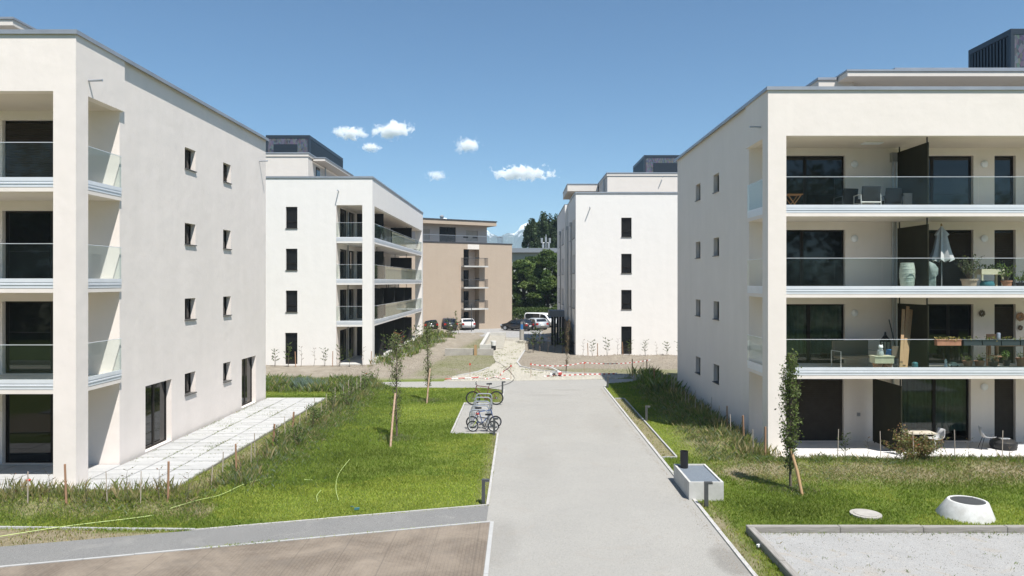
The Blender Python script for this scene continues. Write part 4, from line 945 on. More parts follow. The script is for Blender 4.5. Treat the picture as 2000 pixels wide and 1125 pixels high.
def sapling_parts(seed, h, kind):
    r = np.random.default_rng(seed); m = MB(); pts = []
    ns = 2 if kind != 'bare' else 1
    for s in range(ns):
        b = Vector((r.uniform(-.04, .04), r.uniform(-.04, .04), -.05)); p = [b]; hh = h * r.uniform(.75, 1)
        for k in range(5): p.append(p[-1] + Vector((r.uniform(-.03, .03), r.uniform(-.03, .03), hh / 5)))
        m.tube(p, [.011, .010, .008, .007, .005, .003], 4)
        for k in range(2, 6):
            for _ in range(3 if kind != 'bare' else 2):
                a = r.uniform(0, 6.3); L = r.uniform(.08, .24); e = p[k] + Vector((math.cos(a) * L, math.sin(a) * L, L * .6)); m.tube([p[k], e], [.004, .002], 3)
                for q in range(7 if kind != 'bare' else 2): pts.append(p[k].lerp(e, r.uniform(.3, 1.1)))
    pal = {'leafy': [(.075, .115, .03), (.11, .15, .04), (.06, .09, .025)], 'bare': [(.16, .13, .06), (.20, .09, .05), (.12, .13, .05)], 'red': [(.30, .06, .035), (.20, .07, .035), (.12, .12, .04)]}[kind]
    v, f, t = leaves(np.array(pts), .07 if kind != 'bare' else .05, pick(pal, len(pts), r), r)
    return m.mesh('stem', 'bark'), tri_mesh('leaves', v, f, t, 'leaf')
SAP = {(k, i): sapling_parts(40 + i + 10 * j, 1.0, k) for j, k in enumerate(('leafy', 'bare', 'red')) for i in range(3)}
def bushy_parts(seed):
    r = np.random.default_rng(seed); m = MB(); pts = []
    for k in range(9):
        a = r.uniform(0, 6.3); L = r.uniform(.12, .42); e = Vector((math.cos(a) * L, math.sin(a) * L, r.uniform(.35, .75))); m.tube([(0, 0, -.05), e * .5 + Vector((0, 0, .08)), e], [.008, .006, .003], 4)
        for q in range(34): c_ = e * r.uniform(.3, 1.1); pts.append((c_.x + r.normal(0, .06), c_.y + r.normal(0, .06), max(.04, c_.z + r.normal(0, .07))))
    v, f, t = leaves(np.array(pts), .075, pick([(.09, .14, .035), (.13, .18, .05), (.07, .11, .03), (.15, .19, .08)], len(pts), r), r); return m.mesh('stem', 'bark'), tri_mesh('leaves', v, f, t, 'leaf')
for i in range(3): SAP[('bushy', i)] = bushy_parts(90 + i)

def sapling(kind, x, y, label, group, sc=1.0, z=None):
    st, lv = SAP[(kind, rnd.randrange(3))]
    z = float(gz(x, y)) - .02 if z is None else z
    t = thing('sapling', label, 'sapling', (x, y, z), rnd.uniform(0, 6), group); t.scale = (sc, sc, sc)
    link('stem', st, t); link('leaves', lv, t); return t

def stake(kind, h, x, y, label, group):
    o = link('stake', STK[(kind, h)], None, label, 'stake', group, loc=(x, y, float(gz(x, y)) - .03))
    o.rotation_euler = (rnd.uniform(-.05, .05), rnd.uniform(-.05, .05), rnd.uniform(0, 3)); return o

# left terrace hedge, running away from the camera
for i, y in enumerate(np.linspace(20.3, 40.5, 24)):
    br = i in (2, 5, 8)
    stake('brown' if br else 'pale', .9 if br else (.7, .85, 1.0)[i % 3], -8.75 + rnd.uniform(-.12, .12) + i * .012, y + rnd.uniform(-.2, .2),
          f"{ORD[i]} stake from the camera in the hedge row beside the left terrace", 'stakes in the hedge beside the left terrace')
for i, y in enumerate(np.linspace(20.9, 40.6, 18)):
    sapling('bushy' if i > 3 and i % 3 else 'leafy' if i > 2 else 'bare', -8.35 + rnd.uniform(-.3, .4), y, f"{ORD[i]} young hedge plant from the camera between the stakes beside the left terrace", 'young hedge plants beside the left terrace', rnd.uniform(.75, 1.2))
for i, x in enumerate((-17.4, -16.2, -15.0, -13.9, -12.9, -11.9, -10.9, -10.0, -9.3)):
    y = 18.75 + rnd.uniform(-.1, .1)
    if i in (5, 8): stake('brown', 1.05, x, y, ('broad brown stake standing in front of the near corner of the slab terrace', 'broad brown stake at the outer corner of the slab terrace')[i == 8], 'stakes in front of the left building')
    else: stake('pale', .85, x, y, f"thin pale cane, {ORD[i]} upright from the left before the left building", 'stakes in front of the left building')
    sapling('bare', x + .5, y + .08, f"{ORD[i]} bare twiggy sapling from the left in the grass before the left building", 'twiggy saplings before the left building', rnd.uniform(.75, 1.05))
# right building, along its shaded side and along its front
for i, y in enumerate(np.linspace(24.6, 43.5, 20)):
    br = i in (1, 3, 15)
    stake('brown' if br else 'pale', 1.05 if br else (.85, 1.0)[i % 2], 8.1 - .035 * max(0, y - 24.6) + rnd.uniform(-.1, .1), y + rnd.uniform(-.2, .2),
          f"{ORD[i]} stake from the camera along the shaded side of the right building", 'stakes along the shaded side of the right building')
FR = (8.9, 10.6, 12.0, 13.1, 14.5, 16.0, 17.1)
for i, x in enumerate(FR):
    stake('pale', 1.0, x, 23.7 + rnd.uniform(-.1, .1), f"thin pale cane, {ORD[i]} from the left, in the rough grass before the right terrace", 'canes before the right terrace')
    sapling(('leafy', 'leafy', 'bare', 'red', 'bare', 'bare', 'bare')[i], x + (.12, .25, -.4, .1, .5, .3, .4)[i], 23.75, f"{ORD[i]} small sapling from the left in the rough grass before the right terrace", 'small saplings before the right terrace', rnd.uniform(.8, 1.0))
stake('brown', 1.05, 8.35, 24.2, 'broad brown stake leaning at the foot of the right corner pillar', 'stakes at the right corner')
# middle buildings
for i, x in enumerate((-16.6, -15.7, -14.9, -14.0, -13.2, -12.2, -11.5, -10.6)):
    sapling(('leafy', 'leafy', 'bare', 'bare', 'leafy', 'leafy', 'leafy', 'bare')[i], x, 48.3, f"{ORD[i]} sapling from the left along the foot of the middle left building", 'saplings along the middle left building', rnd.uniform(1.15, 1.6))
    if i % 3 == 1: stake('brown', 1.05, x + .5, 48.3, f"brown stake to the right of the {ORD[i]} sapling at the middle left building", 'stakes along the middle left building')
for i, x in enumerate((5.0, 5.75, 6.9, 7.75, 8.65, 9.9, 10.8, 11.7, 12.6)):
    sapling('leafy' if i % 3 else 'bare', x, 56.2, f"{ORD[i]} sapling from the left along the white front of the middle right building", 'saplings along the middle right building', rnd.uniform(1.15, 1.6))
    if i in (0, 1, 3): stake('brown', 1.05, x + .4, 56.2, f"brown stake to the right of the {ORD[i]} sapling at the middle right building", 'stakes along the middle right building')
for i in range(16):
    y = 49.5 + i * 2.0; x = -9.3 + (y - 50) * .093 + rnd.uniform(-.6, .1)
    sapling('red' if i == 2 else 'leafy', x, y, 'red leaved young plant on the bank below the dark loggias' if i == 2 else f"{ORD[i]} leafy plant from the camera on the planted bank below the dark loggias", 'young plants on the bank of the middle left building', rnd.uniform(1.3, 2.0))
for i, (x, y) in enumerate(((.75, 62), (1.2, 60.5), (1.75, 61.3), (2.4, 59.6), (2.95, 60.8), (3.55, 59.0), (2.1, 63.4), (1.3, 64.2))):
    sapling('leafy' if i % 3 else 'bare', x, y, f"{ORD[i]} leafy sapling from the left on the mound by the dark entrance screen", 'saplings on the mound by the entrance', rnd.uniform(1.5, 2.1))
for i, (x, y) in enumerate(((7.1, 44.9), (8.1, 45.2))): stake('brown', 1.05, x, y, ('left of the two brown stakes at the far corner of the right building', 'right of the two brown stakes at the far corner of the right building')[i], 'stakes at the far corner')

# ------------------------------------------------------------------ columnar young trees with their posts
def column_tree(x, y, h, seed, label, dens, wid, low, pal, lf=.075, lean=0):
    r = np.random.default_rng(seed); z = float(gz(x, y)) - .02
    t = thing('young_tree', label, 'tree', (x, y, z)); m = MB(); pts = []
    p = [Vector((0, 0, -.1))]
    for k in range(8): p.append(p[-1] + Vector((r.uniform(-.035, .035) + lean * .02, r.uniform(-.035, .035), (h + .1) / 8)))
    m.tube(p, [.042, .038, .034, .030, .025, .020, .014, .009, .004], 7); m.build('trunk', 'bark', t)
    b = MB()
    for _ in range(dens):
        q = r.uniform(low, .97); i = min(7, int(q * 8)); a0 = p[i].lerp(p[i + 1], q * 8 - i); a = r.uniform(0, 6.3)
        prof = wid * (.45 + .55 * math.sin(math.pi * min(1, (q - low) / (1 - low) * .85 + .12)))
        L = r.uniform(.4, 1) * prof; e = a0 + Vector((math.cos(a) * L, math.sin(a) * L, L * r.uniform(1.1, 2.2))); mid = a0.lerp(e, .5) + Vector((math.cos(a), math.sin(a), 0)) * L * .15
        b.tube([a0, mid, e], [.009, .006, .002], 4)
        for _k in range(int(13 * r.uniform(.3, 1.4))):
            c = mid.lerp(e, r.uniform(-.6, 1.1)); pts.append((c.x + r.normal(0, .05), c.y + r.normal(0, .05), c.z + r.normal(0, .05)))
    b.build('branches', 'bark', t)
    v, f, tt = leaves(np.array(pts), lf, pick(pal, len(pts), r), r); link('crown', tri_mesh('crown', v, f, tt, 'leaf'), t)
    return t
PLG = [(.13, .17, .06), (.17, .21, .075), (.10, .135, .05), (.20, .21, .11)]
column_tree(-4.72, 27.3, 4.0, 1, 'slim young tree with thin foliage tied to a peeled post in the left lawn', 105, .34, .12, PLG, .075)
column_tree(-4.62, 35.9, 3.75, 2, 'slim young tree with a post standing further back on the left lawn', 95, .30, .18, PLG, .075)
column_tree(7.85, 20.6, 3.85, 3, 'dense columnar young tree on the right lawn before the corner pillar', 230, .34, .16, [(.12, .16, .05), (.16, .20, .065), (.09, .125, .04)], .08)
column_tree(3.1, 47.7, 3.5, 4, 'thin reddish young tree beside the striped barrier tape', 45, .22, .15, [(.17, .10, .06), (.11, .12, .05), (.22, .15, .09)], .07)
def post(x0, y0, x1, y1, h, r, label, mat='wood'):
    z = float(gz(x0, y0)); d = Vector((x1 - x0, y1 - y0, h))
    m = MB(); m.tube([(0, 0, -.3), d * .5, d], [r, r * .97, r * .9], 10); o = m.build('tree_post', mat, None, True, label=label, cat='post', loc=(x0, y0, z)); return o
MT['post_wood'] = M('peeled_post', (.46, .33, .23), (.27, .165, .11), 4, .85, vec=(6, 6, 1))
post(-4.70, 25.75, -4.72, 27.0, 1.75, .040, 'peeled wooden post leaning against the young tree in the left lawn', 'post_wood')
post(-4.60, 35.1, -4.50, 35.75, 1.65, .040, 'wooden post supporting the further young tree on the left lawn', 'post_wood')
post(7.98, 19.95, 7.80, 20.5, 1.2, .045, 'bright wooden post leaning beside the columnar tree on the right lawn', 'wood')
# mown rings at the tree feet
for (x, y) in ((-4.72, 27.2), (-4.6, 35.8), (7.85, 20.5)):
    r_ = np.abs(RNG.normal(0, .42, 2600)); a_ = RNG.uniform(0, 6.3, 2600); rough('foot_grass', x + r_ * np.cos(a_), y + r_ * np.sin(a_) * .8, RNG.uniform(.05, .17, 2600), MIXW + GREEN[:2], .013)

# russet shrub at the right terrace
def shrub(x, y, w_, h, n, pal, label, name='shrub', lf=.075):
    r = np.random.default_rng(int(x * 100) % 1000); t = thing(name, label, 'shrub', (x, y, float(gz(x, y)) - .03)); b = MB(); pts = []
    for k in range(34):
        a = r.uniform(0, 6.3); L = r.uniform(.3, 1); e = Vector((math.cos(a) * w_ / 2 * L, math.sin(a) * w_ / 2 * L, h * r.uniform(.5, 1) * (1.05 - .45 * L)))
        b.tube([(0, 0, -.1), e * .5 + Vector((0, 0, .12)), e], [.012, .008, .003], 4)
        for q in range(n // 34): c_ = e * r.uniform(.35, 1.08); pts.append((c_.x + r.normal(0, .07), c_.y + r.normal(0, .07), max(.03, c_.z + r.normal(0, .07))))
    b.build('branches', 'bark', t); v, f, tt = leaves(np.array(pts), lf, pick(pal, len(pts), r), r); link('foliage', tri_mesh('foliage', v, f, tt, 'leaf'), t); return t
shrub(13.35, 24.0, 1.85, 1.3, 4200, [(.22, .17, .09), (.18, .19, .07), (.26, .19, .10), (.14, .16, .055), (.26, .14, .08), (.16, .18, .06)], 'bushy russet and green shrub before the curtained door of the right terrace')

# ------------------------------------------------------------------ big trees at the far end
def big_tree(x, y, h, w_, seed, label, pal, clumps=95, per=190, lf=.34, low=.12, name='leafy_tree', tall=False):
    r = np.random.default_rng(seed); z = -.4; t = thing(name, label, 'tree', (x, y, z)); m = MB()
    top = Vector((r.uniform(-.3, .3), r.uniform(-.3, .3), h * .8)); m.tube([(0, 0, -.4), (.1, 0, h * .3), top], [.32, .24, .07], 9)
    P = []; C_ = []
    for k in range(clumps):
        q = r.random() ** .8; zz = h * (low + (1 - low) * q)
        prof = (math.sin(math.pi * min(.98, q * .82 + .16)) ** .6) if not tall else (math.sin(math.pi * min(.98, q * .9 + .08)) ** .55)
        a = r.uniform(0, 6.3); rr = w_ / 2 * prof * math.sqrt(r.uniform(.12, 1)); c_ = Vector((rr * math.cos(a), rr * math.sin(a), zz))
        if k % 4 == 0: m.tube([(0, 0, zz * .55), c_ * .6 + Vector((0, 0, zz * .3)), c_], [.09, .05, .02], 5)
        s = r.uniform(.45, 1.0) * (w_ * .13 if not tall else w_ * .17); u = r.standard_normal((per, 3)); u /= np.linalg.norm(u, axis=1, keepdims=True)
        P.append(np.array(c_) + u * s * r.random((per, 1)) ** .35 * (np.array([1.15, 1.15, .75]) if not tall else np.array([.8, .8, 1.7])))
        C_.append(np.tile(np.array(pal[r.integers(len(pal))]) * r.uniform(.7, 1.3), (per, 1)))
    m.build('trunk', 'bark', t); P = np.concatenate(P); P[:, 2] = np.maximum(P[:, 2], .4); T_ = np.concatenate(C_) * r.uniform(.8, 1.2, (len(P), 1))
    v, f, tt = leaves(P, lf, T_, r, .6); link('crown', tri_mesh('crown', v, f, tt, 'leaf'), t); return t
DK = [(.07, .115, .030), (.095, .145, .038), (.125, .17, .048), (.058, .095, .026)]
big_tree(.6, 112, 9.6, 6.5, 21, 'broad dark green tree directly right of the beige building', DK, 110)
big_tree(4.2, 109, 10.8, 7.0, 22, 'tallest broad dark green tree, in the gap behind the white van', DK, 120)
big_tree(8.2, 108, 9.8, 6.5, 23, 'broad dark tree half hidden by the middle right building', DK, 100)
big_tree(2.2, 116, 10.2, 6, 24, 'bushy dark tree behind the others in the gap', DK, 90)
big_tree(-2.4, 118, 8.5, 6, 28, 'dark tree mostly hidden behind the corner of the beige building', DK, 70)
PO = [(.055, .085, .038), (.075, .105, .048), (.045, .070, .032)]
for k, (x, h, w_, lb) in enumerate(((2.6, 19.2, 5.2, 'leftmost and fullest tall poplar rising above the grey roof'), (5.6, 20.6, 5.4, 'middle tall poplar rising above the grey roof'), (8.3, 20.0, 5.0, 'rightmost tall poplar beside the middle right building'), (10.6, 18.6, 3.2, 'tall poplar hidden behind the middle right building'))):
    big_tree(x, 155, h, w_, 31 + k, lb, PO, 130, 130, .45, .10, 'poplar', True)
x, y = scatter(-4, 14, 103, 106, 9000); zz = RNG.uniform(.1, 2.2, len(x)); P_ = np.stack([x, y, zz], 1); v, f, t = leaves(P_, .3, pick(DK, len(x)) * .8); link('far_hedge', tri_mesh('far_hedge', v, f, t, 'leaf'), kind='stuff')

belt()
# ------------------------------------------------------------------ clouds (closed puffs of vapour)
def cloud(px, py, wpx, hpx, dist, seed, dens, label):
    f = 1390; x = (px - 1015) / f * dist; z = 6 + (550 - py) / f * dist * 1.0; sx, sz = wpx / 2 / f * dist, hpx / 2 / f * dist
    dens = dens * 1.15; m, t, p, o = nodes('vapour'); t.nodes.remove(p)
    vol = t.nodes.new('ShaderNodeVolumePrincipled'); vol.inputs['Color'].default_value = (1, 1, 1, 1); vol.inputs['Anisotropy'].default_value = .0
    tc = t.nodes.new('ShaderNodeTexCoord').outputs['Object']
    ln = t.nodes.new('ShaderNodeVectorMath'); ln.operation = 'LENGTH'; t.links.new(tc, ln.inputs[0])
    mp = t.nodes.new('ShaderNodeMapping'); mp.inputs['Location'].default_value = (seed * 3.1, seed, 0); mp.inputs['Scale'].default_value = (1.0 * sx / sz, 1, 1); t.links.new(tc, mp.inputs[0])
    n1 = noise(t, 1.25, 8, .6, mp.outputs[0], .5)
    s = t.nodes.new('ShaderNodeMath'); s.operation = 'MULTIPLY_ADD'; s.inputs[1].default_value = 2.6; t.links.new(n1, s.inputs[0])
    iv = t.nodes.new('ShaderNodeMath'); iv.operation = 'SUBTRACT'; iv.inputs[0].default_value = -.55; t.links.new(ln.outputs['Value'], iv.inputs[1]); t.links.new(iv.outputs[0], s.inputs[2])
    d = t.nodes.new('ShaderNodeMapRange'); d.inputs[1].default_value = .02; d.inputs[2].default_value = .85; d.inputs[3].default_value = 0; d.inputs[4].default_value = dens / sz
    t.links.new(s.outputs[0], d.inputs[0]); t.links.new(d.outputs[0], vol.inputs['Density']); t.links.new(vol.outputs[0], o.inputs['Volume'])
    bm = bmesh.new(); bmesh.ops.create_icosphere(bm, subdivisions=3, radius=1.25); me = bpy.data.meshes.new('cloud'); bm.to_mesh(me); bm.free(); me.materials.append(m)
    c_ = link('cloud', me, None, label, 'cloud', 'small clouds', loc=(x, dist, z)); c_.scale = (sx * 1.1, sx * .8, sz * 1.1)
for i, a in enumerate(((766, 253, 84, 36, 3000, 1.5, 8, 'largest round white cloud, upper right of the pair above the left roofs'), (686, 260, 72, 28, 3050, 2.3, 5, 'flat white cloud left of the largest one'),
        (724, 288, 44, 18, 3200, 3.8, 3, 'small wisp of cloud beneath the pair'), (914, 283, 60, 32, 3100, 4.4, 5, 'compact white cloud near the middle of the sky'),
        (852, 343, 46, 22, 3600, 5.2, 2, 'faint low wisp of cloud above the middle left roof'), (1021, 338, 128, 28, 3500, 6.7, 6, 'long flat white cloud low over the gap between the buildings'))):
    cloud(*a)

def poppy(x, y, label):
    z = float(gz(x, y)); t = thing('poppy', label, 'flower', (x, y, z - .02)); MB().tube([(0, 0, 0), (.01, 0, .36)], .004, 4).build('stem', 'bark', t); m = MB()
    m.lathe([(.01, .35), (.045, .37), (.055, .40), (.05, .41)], n=9); m.build('petals', 'poppy_red', t)
MT['poppy_red'] = M('poppy_red', (.62, .05, .03), None, rough=.6)
poppy(-13.35, 19.35, 'single red poppy in the grass before the left loggia')
poppy(-9.4, 43.6, 'red poppy in the tall weeds behind the left terrace')
# ------------------------------------------------------------------ bollard lamps
BOL = None
def bollard(x, y, label):
    global BOL
    if BOL is None:
        t = thing('bollard_lamp', label, 'bollard lamp', (x, y, 0), 0, 'bollard lamps along the path')
        MB().box(-.045, .045, -.05, .05, -.1, .60).build('post', 'anthracite', t)
        MB().box(-.046, .16, -.052, .052, .601, .655).build('lamp_head', 'anthracite', t)
        MB().box(.05, .15, -.04, .04, .592, .600).build('lens', 'lampwhite', t); BOL = t
    else: dup(BOL, label, (x, y, 0))
bollard(-.98, 19.25, 'bollard lamp at the corner of the left lawn nearest the camera')
bollard(4.98, 19.0, 'bollard lamp in front of the concrete planter box on the right')
bollard(5.45, 30.6, 'bollard lamp beside the long narrow kerbed strip on the right lawn')
bollard(4.98, 40.3, 'bollard lamp at the far corner of the right lawn')
bollard(-.92, 38.1, 'bollard lamp behind the large dark red bicycle')
bollard(-1.0, 27.9, 'bollard lamp right beside the small bicycles')

# ------------------------------------------------------------------ bicycle stand hoops
for i, y in enumerate((28.75, 29.75, 30.8, 31.85, 32.9)):
    m = MB(); x0, x1, h, r = -2.02, -1.29, .82, .16; pts = [(x0, y, -.1), (x0, y, h - r)]
    pts += [(x0 + r - r * math.cos(a), y, h - r + r * math.sin(a)) for a in [math.pi / 12 * k for k in range(1, 7)]]
    pts += [(x1 - r + r * math.sin(a), y, h - r + r * math.cos(a)) for a in [math.pi / 12 * k for k in range(0, 7)]]
    pts += [(x1, y, -.1)]; m.tube(pts, .026, 8); m.tube([(x0, y, .36), (x1, y, .36)], .012, 6)
    m.build('bicycle_hoop', 'steel', None, True, label=f"galvanised bicycle hoop, {ORD[i]} of the row from the camera", cat='bicycle stand', group='row of galvanised bicycle hoops')

# ------------------------------------------------------------------ bicycles
def bicycle(label, x, y, rot, wr, wb, paintc, forkc, scale_h=1.0, rims='anthracite', lean=0, guards=None, seat_h=.95):
    """front wheel towards local -x"""
    t = thing('bicycle', label, 'bicycle', (x, y, .008), rot); t.rotation_euler = (lean, 0, rot)
    pm = paint('bicycle_paint', paintc); fm = paint('bicycle_fork', forkc)
    for k, cx in enumerate((-wb / 2, wb / 2)):
        w_ = MB().torus((cx, 0, wr), wr - .022, .024, n=28).build('wheel', 'rubber', t, True)
        MB().torus((cx, 0, wr), wr - .055, .012, n=28).build('rim', rims, w_, True)
        s = MB()
        for a in range(14): s.tube([(cx, (-1) ** a * .02, wr), (cx + (wr - .05) * math.cos(a * math.pi / 7), 0, wr + (wr - .05) * math.sin(a * math.pi / 7))], .0022, 3)
        s.tube([(cx, -.045, wr), (cx, .045, wr)], .022, 8); s.build('spokes', 'steel', w_)
    bb = Vector((.06, 0, wr * .85)); sc = seat_h; st = Vector((.16 + .04, 0, sc - .12)); hd = Vector((-wb / 2 + .20, 0, sc - .02)); hl = Vector((-wb / 2 + .14, 0, sc - .17)) ; rw = Vector((wb / 2, 0, wr)); fw_ = Vector((-wb / 2, 0, wr))
    f = MB(); rr = .019
    f.tube([hd, hl], rr * 1.1, 8); f.tube([hd - Vector((0, 0, .03)), st], rr, 8); f.tube([hl, bb], rr * 1.25, 8); f.tube([st + Vector((.01, 0, .06)), bb], rr, 8)
    for s_ in (-.035, .035): f.tube([st, rw + Vector((0, s_, 0))], .010, 6); f.tube([bb, rw + Vector((0, s_, 0))], .011, 6)
    f.build('frame', [pm], t, True)
    k = MB()
    for s_ in (-.05, .05): k.tube([hl + Vector((0, s_ * .6, 0)), hl + Vector((-.02, s_, -.10)), fw_ + Vector((0, s_, 0))], .013, 6)
    k.build('fork', [fm], t, True)
    m = MB(); m.tube([st, st + Vector((.035, 0, .14))], .013, 6); m.rbox(st + Vector((.02, 0, .16)), (.26, .10, .05)); m.rbox(st + Vector((.10, 0, .165)), (.11, .16, .05)); m.build('saddle', 'black', t)
    m = MB(); m.tube([hd, hd + Vector((-.03, 0, .09))], .014, 6); m.tube([hd + Vector((-.02, -.30, .12)), hd + Vector((-.06, -.12, .09)), hd + Vector((-.06, .12, .09)), hd + Vector((-.02, .30, .12))], .013, 6)
    for s_ in (-.27, .27): m.tube([hd + Vector((-.02, s_, .12)), hd + Vector((-.09, s_ * .9, .07))], .008, 4)
    m.build('handlebar', 'black', t)
    m = MB(); m.torus((bb.x, .045, bb.z), .075, .012, n=16); m.tube([bb + Vector((0, -.06, 0)), bb + Vector((.10, -.07, -.12))], .011, 5); m.tube([bb + Vector((0, .06, 0)), bb + Vector((-.10, .07, .12))], .011, 5); m.rbox(bb + Vector((.10, -.12, -.12)), (.08, .09, .02)); m.rbox(bb + Vector((-.10, .12, .12)), (.08, .09, .02))
    m.torus((wb / 2, .04, wr), .05, .012, n=12); m.build('crankset', 'black', t)
    if guards:
        for cx, col in ((-wb / 2, guards), (wb / 2, guards)):
            g = MB(); g.tube([(cx + (wr + .03) * math.cos(a), 0, wr + (wr + .03) * math.sin(a)) for a in np.linspace(R(20), R(165), 9)], .02, 6); g.build('mudguard', [paint('mudguard', col)], t, True)
    return t
bicycle('large dark red bicycle at the far end of the hoops', -1.7, 34.55, R(2), .345, 1.14, (.12, .012, .012), (.10, .012, .012), lean=R(4), seat_h=1.0)
bicycle('blue childrens bicycle with red on its frame, behind the nearest small bicycle', -1.47, 29.15, R(183), .255, .95, (.04, .09, .25), (.06, .08, .2), lean=R(-6), seat_h=.80, rims='steel')
bicycle('nearest small childrens bicycle with pale rims and yellow green fork', -1.46, 28.42, R(-1), .225, .82, (.05, .055, .06), (.42, .50, .05), lean=R(5), seat_h=.66, rims='white')
m = MB(); m.rbox((-1.72, 28.95, .62), (.14, .05, .06), .1, .2); m.build('red_bag', 'tape_red', None, label='small red pouch hung on the nearest hoops by the small bicycles', cat='bag')

# ------------------------------------------------------------------ planter box, pipe, concrete cone, lid, timber frame
t = thing('planter_box', 'pale concrete box with grey filled top at the right edge of the path', 'planter', (5.13, 20.53, 0), R(0))
m = MB(); w_, l_, h_ = .475, .98, .49
m.box(-w_, w_, -l_, -l_ + .06, -.2, h_); m.box(-w_, w_, l_ - .06, l_, -.2, h_); m.box(-w_, -w_ + .06, -l_ + .06, l_ - .06, -.2, h_); m.box(w_ - .06, w_, -l_ + .06, l_ - .06, -.2, h_); m.build('box_wall', 'concrete', t)
m = MB(); m.box(-w_ + .06, w_ - .06, -l_ + .06, l_ - .06, -.1, h_ - .035); m.build('top_fill', 'planter_fill', t)
t = thing('vent_pipe', 'black open pipe standing on the concrete planter box', 'pipe', (4.90, 21.2, .457))
m = MB(); n = 20; m.lathe([(.115, 0), (.118, .5)], n=n); m.f = m.f[:-2]; m.mi = m.mi[:len(m.f)]; o_ = len(m.v); m.lathe([(.106, .02), (.106, .5)], n=n); m.f = m.f[:-1]; m.mi = m.mi[:len(m.f)]
m.f += [(n + k, n + (k + 1) % n, o_ + n + (k + 1) % n, o_ + n + k) for k in range(n)]; m.mi = [0] * len(m.f); m.build('pipe_wall', 'black', t, True)

t = thing('concrete_shaft', 'short white concrete cone with round dark lid on the right lawn', 'manhole shaft', (11.45, 18.3, 0))
m = MB(); m.lathe([(.66, -.15), (.655, .02), (.47, .36), (.455, .375), (.40, .376), (.39, .355)], n=36, off=[0, 0, .07, .07, .07, .07]); m.build('cone', 'white' if False else 'concrete_white', t, True) if False else None
MT['concrete_white'] = M('concrete_white', (.60, .595, .57), (.46, .45, .42), 4, .85, 60, .35)
m.build('cone', 'concrete_white', t, True)
m = MB(); m.lathe([(.385, .33), (.385, .366), (.37, .37)], n=32, off=[.07] * 3)
for k in range(6): m.box(.07 - .3, .07 + .3, -.26 + k * .1, -.24 + k * .1, .365, .378)
m.build('lid', 'anthracite', t)
t = thing('manhole_cover', 'flat round concrete manhole cover set in the right lawn', 'manhole cover', (8.9, 18.3, .01))
MB().lathe([(.38, -.1), (.38, .03), (.30, .034)], n=32).build('ring', 'concrete_dull', t, True); MB().lathe([(.29, 0), (.29, .045), (.27, .05)], n=32).build('lid', 'concrete_dull', t, True)

t = thing('timber_frame', 'weathered timber beams framing the grey gravel bed', 'timber edging', (5.5, 17.0, 0))
def beam(x0, x1, y0, y1):
    dz = rnd.uniform(-.006, .006); lo = (x0 + x1) / 2, (y0 + y1) / 2
    m = MB().box(x0 - lo[0], x1 - lo[0], y0 - lo[1], y1 - lo[1], -.12, .165 + dz); me = m.mesh('beam', 'wood_grey_x' if x1 - x0 > 1 else 'wood_grey_y')
    bm = bmesh.new(); bm.from_mesh(me); bmesh.ops.bevel(bm, geom=list(bm.edges), offset=.010, segments=2, affect='EDGES'); bm.to_mesh(me); bm.free()
    o = link('beam', me, t, loc=(lo[0] - 5.5, lo[1] - 17.0, 0)); o.rotation_euler = (0, 0, rnd.uniform(-.003, .003))
MT['wood_grey_x'] = M('weathered_beam_x', (.33, .31, .28), (.20, .185, .165), 3, .85, 30, .5, vec=(.8, 14, 14)); MT['wood_grey_y'] = M('weathered_beam_y', (.33, .31, .28), (.20, .185, .165), 3, .85, 30, .5, vec=(14, .8, 14))
xs_ = [5.42, 7.62, 9.6, 11.6, 13.6, 15.6, 17.6]
for a, b in zip(xs_, xs_[1:]): beam(a + .003, b - .003, 16.92, 17.08)
ys_ = [16.915, 14.9, 12.9, 10.9]
for a, b in zip(ys_, ys_[1:]): beam(5.42, 5.58, b + .003, a - .003)

# ------------------------------------------------------------------ lines and litter on the lawn
def hose(label, pts, r=.012, name='marking_line', lift=.035, mat='hose'):
    P = []
    for k in range(len(pts) - 1):
        for s in range(8):
            q = s / 8; p0 = pts[max(k - 1, 0)]; p1 = pts[k]; p2 = pts[k + 1]; p3 = pts[min(k + 2, len(pts) - 1)]
            cr = lambda a, b, c_, d: .5 * (2 * b + (c_ - a) * q + (2 * a - 5 * b + 4 * c_ - d) * q * q + (3 * b - a - 3 * c_ + d) * q ** 3)
            P.append((cr(p0[0], p1[0], p2[0], p3[0]), cr(p0[1], p1[1], p2[1], p3[1])))
    P.append(tuple(pts[-1][:2]))
    m = MB(); m.tube([(x, y, float(gz(x, y)) + lift) for x, y in P], r, 6); return m.build(name, mat, None, True, label=label, cat='plastic line')
g_ = lambda *q: [tuple(at(px, py, .03)[:2]) for px, py in q]
hose('long yellow green line lying from the left edge into the grass', g_((-60, 1056), (0, 1048), (130, 1028), (300, 1008)), .010)
hose('yellow green line curving up through the grass below the left hedge', g_((332, 1000), (390, 987), (470, 958), (530, 938)), .009)
hose('longer curved yellow green line alone in the left lawn', g_((683, 897), (662, 925), (656, 952), (661, 977)), .009)
hose('short curved yellow green line left of the longer curved one', g_((627, 958), (619, 968), (620, 980)), .009)
hose('tiny yellow line scrap in the lawn', g_((594, 937), (610, 938)), .011)
m = MB(); p = at(697, 995, .03); m.rbox((p.x, p.y, .05), (.13, .05, .05), .4); m.tube([(p.x - .1, p.y + .05, .09), (p.x - .2, p.y + .16, .06)], .012, 5); m.build('hose_nozzle', 'teal', None, label='small teal hose nozzle lying near the lawn edge', cat='hose nozzle')
hose('thin black cable lying across the far end of the path', g_((938, 762), (985, 752), (1003, 742), (1001, 732), (980, 712), (965, 706)), .012, 'cable', .04, 'black')
